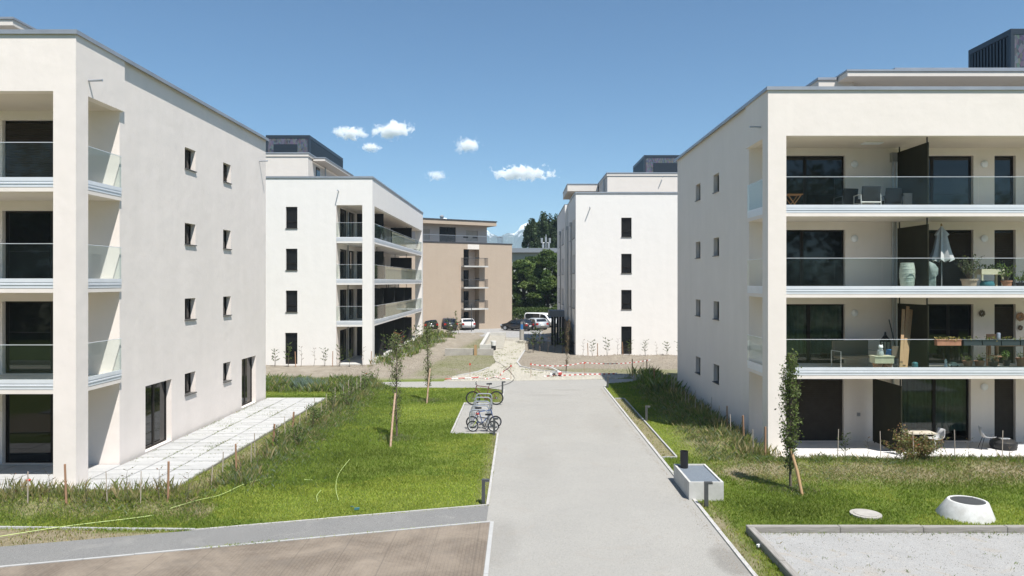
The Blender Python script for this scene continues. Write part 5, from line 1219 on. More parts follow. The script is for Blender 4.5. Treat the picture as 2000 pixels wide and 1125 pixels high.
p = at(1482, 1068, .03); m = MB(); m.rbox((p.x, p.y, .06), (.10, .06, .05), .5); m.build('paper_scrap', 'white', None, label='white paper scrap in the grass by the gravel bed', cat='litter')

# ------------------------------------------------------------------ barrier posts and striped tape
def tape_post(x, y, h, label, mat='red'):
    t = thing('barrier_post', label, 'barrier post', (x, y, float(gz(x, y)))); MB().tube([(0, 0, -.2), (0, 0, h)], .014, 6).build('rod', 'stake_brown', t); MB().box(-.05, .05, -.012, .012, h - .16, h - .04).build('marker', mat, t); return t
PQ = [((918, 738), 'barrier rod with red marker at the left seeded lawn', .95), ((998, 740), 'thin barrier rod on the rubble path', .9), ((1037, 738), 'barrier rod at the left end of the striped tape', .95), ((1141, 735), 'barrier rod with red marker amid the striped tape', .95)]
for (px, py), lb, h in PQ: p = at(px, py, 0); tape_post(p.x, p.y, h, lb)
def tape(label, pts, w_=.08, sag=.1, flat=False):
    t = thing('barrier_tape', label, 'barrier tape', pts[0]); o = Vector(pts[0]); segs = []
    for a, b in zip(pts, pts[1:]):
        a, b = Vector(a), Vector(b); L = (b - a).length; n = max(2, int(L / .16))
        for i in range(n):
            q0, q1 = i / n, (i + 1) / n; f = lambda q: a.lerp(b, q) - Vector((0, 0, sag * 4 * q * (1 - q) * min(1, L / 3)))
            segs.append((f(q0) - o, f(q1) - o))
    for c_, nm in ((0, 'tape_white'), (1, 'tape_red')):
        m = MB()
        for i, (p, q) in enumerate(segs):
            if i % 2 == c_:
                u = Vector((0, 0, w_ / 2)) if not flat else Vector(((q - p).y, -(q - p).x, .3 * (q - p).length * math.sin(i))).normalized() * w_ / 2
                e = Vector((.004, -.006, 0)); m.add([p - u, q - u, q + u, p + u, p - u + e, q - u + e, q + u + e, p + u + e], [(0, 1, 2, 3), (7, 6, 5, 4), (0, 4, 5, 1), (3, 2, 6, 7)])
        m.build('red_stripes' if c_ else 'white_stripes', nm, t, kind='stuff')
def w3(px, py, zg, z): p = at(px, py, zg); return (p.x, p.y, zg + z)
tape('upper red and white tape stretched between the barrier rods', [w3(1037, 738, 0, .85), w3(1141, 735, 0, .88), w3(1270, 728, 0, .85)], .05, .16)
tape('lower red and white tape sagging near the ground', [w3(1062, 736, 0, .05), w3(1085, 735, 0, .06), w3(1141, 735, 0, .14), w3(1205, 732, 0, .1)], .07, .03)
tape('crumpled red and white tape lying on the rubble', [w3(920, 742, 0, .05), w3(935, 738, 0, .06), w3(950, 741, 0, .04), w3(968, 737, 0, .07), w3(980, 741, 0, .05), w3(995, 741, 0, .06)], .09, 0, True)
tape('loose end of striped tape hanging from the rod on the rubble', [w3(998, 740, 0, .8), w3(985, 733, 0, .3), w3(976, 735, 0, .05)], .08, .05)
t = thing('barrier_board', 'red and white striped board lying at the edge of the seeded lawn', 'barrier board', at(905, 739, .05)); d_ = R(20)
for k in range(5): MB().rbox((k * .42 * math.cos(d_) - .9, k * .42 * math.sin(d_) - .4, .03), (.41, .12, .03), d_).build('stripe', 'tape_white' if k % 2 else 'tape_red', t)
t = thing('tape_heap', 'heap of tape and rubble bag beside the thin reddish tree', 'litter', at(1087, 734, .02)); 
for k in range(5): MB().rbox((rnd.uniform(-.3, .3), rnd.uniform(-.2, .2), .08 + .04 * k), (.3, .2, .12), rnd.random() * 3, rnd.uniform(-.5, .5)).build('bag', ('tape_white', 'cloth_pale', 'tape_red')[k % 3], t)
m = MB(); a_, b_ = at(1070, 717, .04), at(1092, 727, .04); m.tube([a_ + Vector((0, 0, .1)), b_ + Vector((0, 0, .06))], .04, 6); m.build('plastic_pipe', 'white', None, label='white plastic pipe lying on the seeded lawn behind the tape', cat='pipe')

# ------------------------------------------------------------------ low walls and trough on the building site
def block(name, label, cat, x0, x1, y0, y1, h, mat='concrete_dull'):
    zc = -.1; o = MB().box(-(x1 - x0) / 2, (x1 - x0) / 2, -(y1 - y0) / 2, (y1 - y0) / 2, zc, h).build(name, mat, None, label=label, cat=cat, loc=((x0 + x1) / 2, (y0 + y1) / 2, 0)); return o
block('low_wall', 'longer low concrete wall across the seeded lawn', 'wall', -6.1, -3.75, 58.0, 58.35, .52)
block('low_wall', 'shorter low concrete wall ending at the rubble path', 'wall', -3.45, -2.15, 58.0, 58.35, .50)
t = thing('wall_post', 'pale wooden post between the two low concrete walls', 'post', (-3.6, 57.9, 0)); MB().box(-.1, .1, -.05, .05, -.1, .85).build('board', 'wood', t)
t = thing('basin', 'pale concrete basin edge bending beside the rubble path', 'basin', (-3.4, 63, 0))
MB().box(-.15, .15, 0, 15.5, -.1, .42).build('long_side', 'concrete', t); MB().box(.152, 1.3, 0, .28, -.1, .42).build('short_side', 'concrete', t); MB().box(.152, 1.9, 15.2, 15.5, -.1, .42).build('far_side', 'concrete', t); MB().box(.152, 1.9, .29, 15.19, -.1, .06).build('bottom', 'rubble', t)
t = thing('bucket', 'white bucket on a black stand at the corner of the concrete basin', 'bucket', at(964, 684, 0)); MB().box(-.2, .2, -.15, .15, -.05, .4).build('stand', 'black', t); MB().lathe([(.2, .41), (.26, .8)], n=14).build('pail', 'white', t)
p = at(1019, 668, .03); t = thing('marker_post', 'grey post with a bright blue top at the end of the rubble path', 'post', (p.x, p.y, .03)); MB().tube([(0, 0, -.2), (0, 0, 1.25)], .22, 12).build('base', 'concrete_dull', t, True); MB().tube([(0, 0, 1.251), (0, 0, 1.75)], .14, 12).build('blue_band', 'blue', t, True); MB().tube([(0, 0, 1.751), (0, 0, 2.0)], .12, 12).build('cap', 'pipe', t, True)
t = thing('rubble_heap', 'small heap of stones at the foot of the blue topped post', 'rubble', (p.x + .3, p.y - .9, .0))
for k in range(9): MB().rbox((rnd.uniform(-.6, .6), rnd.uniform(-.4, .4), .1), (rnd.uniform(.2, .4), .25, .22), rnd.random() * 3, rnd.uniform(-.4, .4)).build('stone', 'stone_pale', t)
t = thing('street_lamp', 'thin dark street lamp before the parked white car', 'street lamp', (at(920, 648, -.3).x, 90.2, -.31)); MB().tube([(0, 0, -.2), (0, 0, 3.4)], .05, 8).build('pole', 'anthracite', t); MB().box(-.12, .12, -.3, .12, 3.4, 3.55).build('lamp_head', 'anthracite', t)
column_tree(-8.1, 91.0, 2.6, 8, 'thin dark sapling between the parked cars', 30, .2, .3, PLG, .09)

# ------------------------------------------------------------------ vehicles
MT['car_glass'] = M('car_glass', (.012, .014, .016), None, rough=.05, spec=.8)
MT['tail'] = M('tail_lamp', (.35, .015, .012), None, rough=.2); MT['head'] = M('head_lamp', (.6, .62, .65), None, rough=.15); MT['plate'] = M('number_plate', (.7, .7, .68), None, rough=.5)
HATCH = [(-2.02, .32), (-2.10, .62), (-2.06, .92), (-1.92, 1.05), (-1.55, 1.42), (-1.1, 1.50), (-.2, 1.50), (.30, 1.42), (1.05, 1.0), (1.80, .84), (2.06, .66), (2.10, .34)]
VAN = [(-2.48, .34), (-2.52, .95), (-2.46, 1.15), (-2.40, 1.80), (-2.2, 1.95), (.2, 1.97), (1.0, 1.90), (1.25, 1.78), (1.80, 1.20), (2.38, 1.04), (2.5, .72), (2.48, .36)]
def car(name, label, cat, x, y, z, rot, prof, W, paintc, sx=1.0, sz=1.0, van=False, roof=None):
    t = thing(name, label, cat, (x, y, z), rot); prof = [(a * sx, b * sz) for a, b in prof]
    belt = (1.14 if van else .95) * sz; roofz = max(b for a, b in prof)
    hw = lambda zz: W / 2 - (0 if zz <= belt else (zz - belt) * (.13 if van else .30)) - (.06 if zz < .45 else 0)
    b = MB(); n = len(prof); vs = [(a, s * hw(zz), zz) for s in (-1, 1) for a, zz in prof]
    inner = [(a, s * hw(zz) * .86, zz + (.03 if zz > .9 else 0)) for s in (-1, 1) for a, zz in prof]
    b.add(vs, [tuple(range(n)), tuple(reversed(range(n, 2 * n)))] + [(i, i + n, (i + 1) % n + n, (i + 1) % n) for i in range(n)])
    me = b.mesh('body', [paint('car_paint', paintc)]); bm = bmesh.new(); bm.from_mesh(me); bmesh.ops.bevel(bm, geom=[e for e in bm.edges if len(e.link_faces) == 2 and e.calc_face_angle(0) > .5], offset=.05, segments=2, affect='EDGES'); bm.to_mesh(me); bm.free()
    me.polygons.foreach_set('use_smooth', [True] * len(me.polygons)); body = link('body', me, t)
    top = [(a, zz) for a, zz in prof if zz > belt + .02]
    # side glass follows the roof line
    rl = [(a, zz) for a, zz in prof if zz > belt * 1.0]; a0, a1 = rl[0][0], rl[-1][0]
    for s in (-1, 1):
        up = [(a + (.16 if a < 0 else -.16), zz - .10) for a, zz in rl if zz > belt + .25]
        pts = [(a0 + .22, belt + .03)] + up + [(a1 - (.25 if van else .32), belt + .03)]
        mid = sum(p[0] for p in pts) / len(pts); g = MB()
        yo = lambda zz: s * (hw(zz) + .012)
        for lo, hi in (((-9, mid - .03), (mid + .03, 9)) if not van else ((-9, .25), (.33, 9)))[0:2]:
            q = []
            for (p1, p2) in zip(pts, pts[1:] + pts[:1]):
                for u in np.linspace(0, 1, 9)[:-1]: q.append((min(max(p1[0] + (p2[0] - p1[0]) * u, lo), hi), p1[1] + (p2[1] - p1[1]) * u))
            g.add([(a, yo(zz), zz) for a, zz in q], [tuple(range(len(q)))])
        g.build('side_window', 'car_glass', t)
    def across(p1, p2, k, nm):
        (xa, za), (xb, zb) = p1, p2; d = Vector((zb - za, 0, -(xb - xa))).normalized() * k; g = MB()
        A_ = lambda u, s: Vector((xa + (xb - xa) * u, s * (hw(za + (zb - za) * u) - .09), za + (zb - za) * u)) + d
        g.add([A_(.1, -1), A_(.1, 1), A_(.9, 1), A_(.9, -1)], [(0, 1, 2, 3)]); g.build(nm, 'car_glass', t)
    fi = max(range(n - 1), key=lambda i: prof[i][1] - prof[i + 1][1] if prof[i][0] > 0 and prof[i + 1][1] > belt - .1 else -9)
    across(prof[fi], prof[fi + 1], -.03, 'windscreen')
    ri = max(range(n - 1), key=lambda i: prof[i + 1][1] - prof[i][1] if prof[i][0] < 0 and prof[i][1] > belt - .05 else -9)
    across(prof[ri], prof[ri + 1], -.03, 'rear_window')
    xr, xf = min(a for a, _ in prof), max(a for a, _ in prof)
    for s in (-1, 1):
        MB().box(xr - .01, xr + .22, s * (W / 2 - .14) - .12, s * (W / 2 - .14) + .145, .70 * sz, .93 * sz if not van else 1.25).build('tail_lamp', 'tail', t)
        MB().box(xf - .35, xf - .03, s * (W / 2 - .2) - .18, s * (W / 2 - .2) + .19, .62 * sz, .80 * sz).build('head_lamp', 'head', t)
        MB().rbox((a1 - .55, s * (W / 2 + .10), belt + .08), (.12, .18, .13)).build('mirror', [paint('car_paint', paintc)], t)
    MB().box(xr - .025, xr + .02, -.26, .26, .60 * sz, .72 * sz).build('number_plate', 'plate', t)
    MB().box(xf - .06, xf + .012, -.5, .5, .42 * sz, .58 * sz).build('grille', 'black', t)
    MB().box(xr + .12, xf - .12, -W / 2 + .12, W / 2 - .12, .18, .34).build('underbody', 'black', t)
    for fx in (xr + .78 * sx, xf - .82 * sx):
        for s in (-1, 1):
            w_ = MB(); y1 = s * (W / 2 - .20); y2 = s * (W / 2 + .005); w_.tube([(fx, y1, .33), (fx, y2, .33)], .33, 22); wo_ = w_.build('wheel', 'rubber', t, True)
            MB().tube([(fx, y2 - s * .04, .33), (fx, y2 + s * .012, .33)], .21, 14).build('rim', 'steel', wo_, True)
    if roof: MB().box(-1.2 * sx, .1, -W / 2 + .25, W / 2 - .25, roofz - .005, roofz + .02).build('roof_panel', roof, t)
    return t
ZC = -.312
car('parked_car', 'black hatchback parked beside the far pillar of the middle left building', 'car', -12.0, 92.6, ZC, R(112), HATCH, 1.8, (.012, .012, .013), 1, 1.0)
car('parked_car', 'dark blue car second from the left of the left parked group', 'car', -9.55, 93.0, ZC, R(112), HATCH, 1.82, (.012, .018, .05), 1.0, 1.06)
car('parked_car', 'white car with black roof before the beige building', 'car', -7.25, 94.2, ZC, R(110), HATCH, 1.78, (.78, .78, .78), .93, 1.0, roof='black')
car('parked_car', 'grey car glimpsed under the loggia of the middle left building', 'car', -14.6, 91.8, ZC, R(112), HATCH, 1.8, (.05, .055, .06))
car('parked_car', 'black hatchback right of the beige building', 'car', -.35, 92.0, ZC, R(146), HATCH, 1.8, (.014, .014, .016), .98, .98)
car('parked_car', 'silver hatchback between the black car and the white van', 'car', 2.05, 93.6, ZC, R(118), HATCH, 1.75, (.42, .44, .46), .92, 1.04)
car('parked_van', 'white van parked nose out under the dark trees', 'van', 3.1, 98.0, ZC, R(-38), VAN, 1.95, (.80, .80, .80), 1.0, 1.03, True)
MB().box(-6, 4, -.1, .1, -.1, 1.3).build('boundary_wall', 'concrete_dull', None, label='low dark wall in the shade beneath the far trees', cat='wall', loc=(4, 104.5, -.3))
# ------------------------------------------------------------------ things on the balconies of the right building
CX, CY, CZ = 8.85, 25.36, -.1
def bx_(px, d): return 1015 and (px - 1015) * d / 1390          # x of a thing seen at px when it stands d metres away
def onb(F, px, dy): y = CY + dy; return ((px - 1015) * y / 1390, y, CZ + FL[F] + .001)
def mbt(fn, name, mat, t, smooth=False): m = MB(); fn(m); return m.build(name, mat, t, smooth)

def armchair(label, loc, rot, mat_frame, mat_seat, w_=.62, wood=False):
    t = thing('armchair', label, 'chair', loc, rot)
    mbt(lambda m: m.rbox((0, 0, .40), (w_ - .08, .52, .12)), 'seat_cushion', mat_seat, t)
    mbt(lambda m: m.rbox((0, .27, .66), (w_ - .08, .10, .50), 0, R(-12)), 'backrest', mat_seat, t)
    for s in (-1, 1):
        mbt(lambda m: m.tube([(s * w_ / 2, -.28, 0), (s * w_ / 2, -.28, .60), (s * w_ / 2, .26, .62), (s * w_ / 2, .30, 0)], .022, 6), 'arm_frame', mat_frame, t)
    mbt(lambda m: (m.tube([(-w_ / 2, -.28, .32), (w_ / 2, -.28, .32)], .018, 6), m.tube([(-w_ / 2, .28, .32), (w_ / 2, .28, .32)], .018, 6)), 'cross_bars', mat_frame, t); return t
def folding_table(label, loc):
    t = thing('folding_table', label, 'table', loc)
    for k in range(5): mbt(lambda m: m.box(-.30, .30, -.28 + k * .115, -.18 + k * .115, .68, .70), 'slat', 'wood_orange', t)
    for s in (-1, 1): mbt(lambda m: (m.tube([(-.25, s * .2, 0), (.25, s * .2, .68)], .018, 5), m.tube([(.25, s * .18, 0), (-.25, s * .18, .68)], .018, 5)), 'crossed_legs', 'wood_orange', t)
MT['wood_orange'] = M('orange_wood', (.36, .17, .06), (.28, .13, .045), 6, .6)
MT['cushion_dark'] = M('dark_cushion', (.022, .024, .028), (.03, .032, .036), 8, .9); MT['alu'] = M('alu_frame', (.50, .48, .46), (.44, .42, .40), 5, .4, metal=.2)
MT['wicker_pale'] = M('pale_wicker', (.34, .31, .29), (.26, .235, .22), 40, .85, 80, .5)
folding_table('orange wooden folding table at the left end of the top balcony', onb(3, 1548, 1.5))
armchair('dark lounge chair furthest back on the top balcony', onb(3, 1652, 1.6), R(180 + 10), 'anthracite', 'cushion_dark')
armchair('dark lounge chair with pale metal arms in the middle of the top balcony', onb(3, 1694, .9), R(180), 'alu', 'cushion_dark', .72)
armchair('dark lounge chair right of the one with pale arms on the top balcony', onb(3, 1740, 1.45), R(170), 'anthracite', 'cushion_dark')
t = thing('wicker_armchair', 'pale wicker armchair beside the screen on the top balcony', 'chair', onb(3, 1775, 1.5), R(180))
mbt(lambda m: m.box(-.36, .36, .24, .34, .05, .72), 'backrest', 'wicker_pale', t); mbt(lambda m: m.box(-.36, .36, -.3, .238, .05, .40), 'seat', 'wicker_pale', t)
for s in (-1, 1): mbt(lambda m: m.box(s * .41 - .045, s * .41 + .045, -.3, .34, .05, .60), 'armrest', 'wicker_pale', t)
t = thing('armchair_cover', 'small curved pale chair back behind the wicker armchair', 'chair', onb(3, 1800, 1.4), R(180)); mbt(lambda m: m.tube([(.1, 0, 0), (.12, 0, .7), (.02, 0, 1.0), (-.12, 0, 1.08)], [.05, .06, .05, .03], 8), 'chair_back', 'wicker_pale', t, True); mbt(lambda m: m.box(-.25, .2, -.3, .2, .38, .44), 'seat', 'cushion_dark', t)
p = onb(3, 1910, -.02); t = thing('potted_flower', 'small yellow flowered plant on the parapet of the roof terrace', 'plant', (14.6 + .55, 27.8, CZ + TOP + .07)); 
v, f, tt = leaves(np.array([[rnd.uniform(-.14, .14), rnd.uniform(-.1, .1), rnd.uniform(.1, .42)] for _ in range(70)]), .10, pick([(.55, .42, .03), (.45, .40, .05), (.15, .18, .04)], 70)); link('flowers', tri_mesh('flowers', v, f, tt, 'leaf'), t); mbt(lambda m: m.lathe([(.08, 0), (.11, .14)], n=12), 'pot', 'terracotta', t)

# second floor
t = thing('tall_vase', 'tall pale patterned vase behind the glass beside the screen', 'vase', onb(2, 1772, .55))
prof = [(.17, 0), (.19, .03), (.235, .25), (.255, .5), (.255, .72), (.235, .90), (.22, .95), (.225, .99), (.20, 1.0), (.19, .96)]
MT['vase'] = M('vase_glaze', (.50, .52, .45), (.36, .40, .34), 16, .5, vec=(1, 1, .5)); mbt(lambda m: m.lathe(prof, n=28), 'body', 'vase', t, True)
def rings(m):
    for z, r in ((.14, .222), (.30, .243), (.46, .256), (.62, .259), (.78, .252), (.9, .238)): m.torus((0, 0, z), r - .004, .010, 'z', 28, 5)
mbt(rings, 'ridges', 'vase', t, True)
t = thing('covered_grill', 'grill under a grey green cover beside the parasol', 'grill', onb(2, 1815, .55))
prof = [(.26, .04), (.27, .1), (.25, .5), (.30, .62), (.30, .82), (.20, .98), (.04, 1.03)]
def folds(m):
    n = 26; vs = []
    for i, (r, z) in enumerate(prof):
        for k in range(n): a = 2 * math.pi * k / n; q = r * (1 + .09 * math.sin(5 * a + i) + .05 * math.sin(9 * a)); vs.append((q * math.cos(a) * .85, q * math.sin(a) * .8, z + .02 * math.sin(3 * a)))
    m.add(vs, [(i * n + k, i * n + (k + 1) % n, (i + 1) * n + (k + 1) % n, (i + 1) * n + k) for i in range(len(prof) - 1) for k in range(n)] + [tuple(range((len(prof) - 1) * n, len(prof) * n))])
mbt(folds, 'cover', 'cloth_green', t, True); mbt(lambda m: [m.tube([(.15 * math.cos(a), .15 * math.sin(a), 0), (.12 * math.cos(a), .12 * math.sin(a), .12)], .015, 5) for a in (.5, 2.6, 4.7)], 'legs', 'black', t)
t = thing('parasol', 'closed pale grey parasol standing on a flat base on the second balcony', 'parasol', onb(2, 1839, .85))
mbt(lambda m: m.box(-.3, .3, -.3, .3, 0, .05), 'base', 'concrete', t); mbt(lambda m: m.tube([(0, 0, .05), (0, 0, 2.40)], .022, 8), 'pole', 'pipe', t, True)
def canopy(m):
    n = 32; L = [(.02, 2.36), (.07, 2.28), (.13, 2.16), (.20, 2.05), (.15, 1.98), (.20, 1.7), (.26, 1.4), (.33, 1.12), (.34, 1.08)]; vs = []
    for i, (r, z) in enumerate(L):
        for k in range(n): a = 2 * math.pi * k / n; q = r * (1 + .24 * math.sin(8 * a) * (i > 1)); vs.append((q * math.cos(a), q * math.sin(a), z + (.05 * math.sin(8 * a) if i > 6 else 0)))
    m.add(vs, [(i * n + k, i * n + (k + 1) % n, (i + 1) * n + (k + 1) % n, (i + 1) * n + k) for i in range(len(L) - 1) for k in range(n)])
mbt(canopy, 'canopy', 'cloth_pale', t, True); mbt(lambda m: m.lathe([(.03, 0), (.035, .05), (.01, .09)], (0, 0, 2.37), 10), 'finial', 'wood', t)

def potted(label, loc, pot, pr, ph, plant, n, w_, h, pal, lf=.06, stems=10, name='potted_plant'):
    r = np.random.default_rng(int(abs(loc[0]) * 1000) % 9999); t = thing(name, label, 'potted plant', loc)
    mbt(lambda m: m.lathe([(pr * .72, 0), (pr * .95, ph * .85), (pr * 1.06, ph * .86), (pr * 1.06, ph), (pr * .9, ph), (pr * .88, ph * .9)], n=18), 'pot', pot, t, True)
    b = MB(); pts = []
    for k in range(stems):
        a = r.uniform(0, 6.3); L = r.uniform(.2, 1); e = Vector((math.cos(a) * w_ / 2 * L, math.sin(a) * w_ / 2 * L, ph + h * r.uniform(.5, 1)))
        b.tube([(0, 0, ph * .8), e * .5 + Vector((0, 0, ph * .5)), e], [.012, .007, .003], 4)
        for q in range(max(1, n // stems)): c_ = Vector((0, 0, ph)).lerp(e, r.uniform(.3, 1.1)); pts.append((c_.x + r.normal(0, .04), c_.y + r.normal(0, .04), c_.z + r.normal(0, .05)))
    b.build('stems', 'bark', t); v, f, tt = leaves(np.array(pts), lf, pick(pal, len(pts), r), r); link('foliage', tri_mesh('foliage', v, f, tt, 'leaf'), t); return t
OLV = [(.14, .155, .085), (.18, .19, .11), (.10, .12, .06)]
potted('spreading olive tree in a large pale terracotta pot on the second balcony', onb(2, 1893, .6), 'terracotta_pale', .27, .42, 'olive', 420, 1.0, .85, OLV, .07, 18)
t = thing('plant_bench', 'pale wooden planting table between the olive tree and the terracotta pot', 'table', onb(2, 1932, 1.0))
mbt(lambda m: m.box(-.42, .42, -.22, .22, .58, .78), 'trough', 'cream', t)
for sx in (-1, 1):
    for sy in (-1, 1): mbt(lambda m: m.box(sx * .38 - .03, sx * .38 + .03, sy * .18 - .03, sy * .18 + .03, 0, .58), 'leg', 'cream', t)
v, f, tt = leaves(np.array([[rnd.uniform(-.38, .38), rnd.uniform(-.18, .18), rnd.uniform(.78, .95)] for _ in range(160)]), .08, pick(OLV + DEEP, 160)); link('herbs', tri_mesh('herbs', v, f, tt, 'leaf'), t)
t = thing('glazed_pot', 'round teal glazed pot under the planting table', 'pot', onb(2, 1928, .72)); mbt(lambda m: m.lathe([(.14, 0), (.22, .1), (.24, .22), (.19, .33), (.21, .36), (.17, .36)], n=20), 'pot', 'teal', t, True)
potted('dark shrub in a plain terracotta pot before the narrow blind', onb(2, 1966, .8), 'terracotta', .18, .36, 'shrub', 200, .75, .65, DEEP, .08, 12)
potted('small dark pot plant at the right edge of the second balcony', onb(2, 1994, .7), 'black', .16, .28, 'shrub', 120, .5, .4, DEEP, .08, 8)

# first floor
t = thing('garden_bench', 'dark wicker garden bench with pale arms on the first balcony', 'bench', onb(1, 1668, 1.5), R(12))
mbt(lambda m: m.box(-.75, .75, .18, .27, .40, .98), 'backrest', 'wicker', t); mbt(lambda m: m.box(-.75, .75, -.3, .178, .34, .44), 'seat', 'wicker', t)
for s in (-1, 1): mbt(lambda m: m.tube([(s * .78, -.3, 0), (s * .78, -.3, .62), (s * .78, .25, .62), (s * .78, .25, 0)], .022, 6), 'arm_frame', 'alu', t)
for s, px in ((0, 1714), (1, 1733)):
    t = thing('terracotta_pot', ('left', 'right')[s] + ' terracotta pot under the cream wooden box on the first balcony', 'pot', onb(1, px, .30)); mbt(lambda m: m.lathe([(.12, 0), (.155, .22), (.17, .22), (.17, .29), (.14, .29)], n=18), 'pot', 'terracotta', t, True)
p = onb(1, 1722, .30); t = thing('wooden_box', 'cream wooden box standing on two terracotta pots', 'box', (p[0], p[1], p[2] + .291)); mbt(lambda m: m.box(-.34, .34, -.2, .2, 0, .22), 'box_body', 'cream', t); mbt(lambda m: m.box(-.36, .36, -.22, .22, .221, .26), 'lid', 'cream', t)
t = thing('cat_figure', 'small white and grey cat figure sitting on the cream wooden box', 'figurine', (p[0] - .05, p[1], p[2] + .552))
mbt(lambda m: m.lathe([(.10, 0), (.12, .06), (.10, .18), (.06, .26)], n=14), 'body', 'cloth_pale', t, True); mbt(lambda m: (m.lathe([(.03, 0), (.075, .04), (.08, .08), (.05, .13), (.01, .145)], (0, -.03, .24), 14), m.tube([(-.05, -.03, .34), (-.06, -.03, .42)], [.025, .004], 5), m.tube([(.05, -.03, .34), (.06, -.03, .42)], [.025, .004], 5)), 'head', 'white', t, True)
t = thing('side_chair', 'brown seated chair behind the leaning planks on the first balcony', 'chair', onb(1, 1748, .95), R(180)); mbt(lambda m: m.box(-.26, .26, -.25, .25, .40, .47), 'seat', 'wicker', t); mbt(lambda m: m.box(-.26, .26, .24, .29, .47, .85), 'backrest', 'wicker', t)
for sx in (-1, 1): mbt(lambda m: (m.tube([(sx * .24, -.23, 0), (sx * .24, -.23, .4)], .02, 5), m.tube([(sx * .24, .25, 0), (sx * .24, .25, .4)], .02, 5)), 'legs', 'alu', t)
p = onb(1, 1743, .9); t = thing('blue_bag', 'crumpled blue bag lying on the brown chair', 'bag', (p[0], p[1], p[2] + .472)); mbt(lambda m: (m.rbox((0, 0, .12), (.34, .26, .24), .3, .15), m.rbox((.1, -.05, .2), (.22, .2, .2), .8, .3)), 'cloth', 'blue', t)
t = thing('lantern', 'black metal lantern with pointed roof behind the cream box', 'lantern', onb(1, 1729, 1.55)); mbt(lambda m: m.box(-.14, .14, -.14, .14, 0, .06), 'base', 'black', t)
for sx in (-1, 1):
    for sy in (-1, 1): mbt(lambda m: m.box(sx * .12 - .014, sx * .12 + .014, sy * .12 - .014, sy * .12 + .014, .06, .95), 'corner_bar', 'black', t)
mbt(lambda m: m.box(-.10, .10, -.10, .10, .06, .94), 'glazing', 'glass', t); mbt(lambda m: m.lathe([(.22, .95), (.20, 1.0), (.05, 1.2), (.03, 1.32)], n=4), 'roof', 'black', t)
for k, (dx, tp, hh) in enumerate(((-.05, .40, 2.20), (.05, .46, 2.3), (.13, .50, 2.18))):
    p = onb(1, 1762, .35 + .1 * k); x0 = p[0] + dx; y0 = p[1]; d = Vector((tp, .55, hh)); L = d.length; ux = d.normalized()
    m = MB(); a = Vector((1, 0, 0)); a = (a - ux * a.dot(ux)).normalized(); b = ux.cross(a); vs = [o_ * 1.0 + a * sa * .055 + b * sb * .012 for o_ in (Vector((0, 0, .02)), d) for sa, sb in ((-1, -1), (1, -1), (1, 1), (-1, 1))]
    m.add(vs, [(0, 1, 2, 3), (7, 6, 5, 4), (0, 4, 5, 1), (1, 5, 6, 2), (2, 6, 7, 3), (3, 7, 4, 0)]); m.build('wooden_plank', 'wood', None, label=f"{('left', 'middle and longest', 'right')[k]} of the three pale planks leaning on the dark screen", cat='plank', group='planks leaning on the screen', loc=(x0, y0, p[2]))
t = thing('water_can', 'small teal can at the foot of the dark screen', 'can', onb(1, 1787, .3)); mbt(lambda m: m.lathe([(.10, 0), (.10, .28), (.06, .32)], n=14), 'can_body', 'teal', t, True)
t = thing('white_cloth', 'small white cloth lump beside the terracotta pots', 'cloth', onb(1, 1743, .25)); mbt(lambda m: (m.rbox((0, 0, .05), (.25, .14, .09), .2, .1), m.rbox((.05, 0, .09), (.12, .1, .07), .9, .2)), 'cloth', 'white', t)
# planters hung on the rail
zr = CZ + FL[1] + 1.16
PAL_Y = [(.34, .28, .10), (.22, .22, .07), (.16, .18, .06), (.28, .20, .08)]
def rail_box(label, px, L, mat, pal, n=120, dz=0):
    x = (px - 1015) * (CY - .12) / 1390; t = thing('rail_planter', label, 'planter', (x, CY - .13, zr + dz - .14)); mbt(lambda m: (m.box(-L / 2, L / 2, -.085, .085, -.06, .12), m.box(-L / 2 - .012, L / 2 + .012, -.10, .10, .121, .145)), 'trough', mat, t)
    mbt(lambda m: [m.box(q - .012, q + .012, -.1, .145, -.065, -.061) for q in (-L * .3, L * .3)], 'bracket', 'black', t)
    P_ = np.array([[rnd.uniform(-L / 2, L / 2), rnd.uniform(-.12, .10), rnd.uniform(.10, .25)] for _ in range(n)]); v, f, tt = leaves(P_, .06, pick(pal, n)); link('plants', tri_mesh('plants', v, f, tt, 'leaf'), t)
rail_box('terracotta coloured trough with yellowish plants hung on the first balcony rail', 1851, .85, 'terracotta', PAL_Y, 170)
for i, px in enumerate((1897, 1934, 1971, 2008)): rail_box(f"{ORD[i]} dark green trough from the terracotta coloured one along the first balcony rail", px, .64, 'planter_dark' if 'planter_dark' in MT else MT.setdefault('planter_dark', M('planter_dark', (.03, .045, .045), None, rough=.6)), PAL_Y + DEEP, 60)
x = (1949 - 1015) * (CY - .1) / 1390; t = thing('metal_can', 'shiny metal can standing on the trough by the rail', 'can', (x, CY - .13, zr + .008)); mbt(lambda m: m.lathe([(.06, 0), (.065, .08), (.06, .1), (.065, .2), (.05, .24)], n=14), 'can_body', 'steel', t, True)
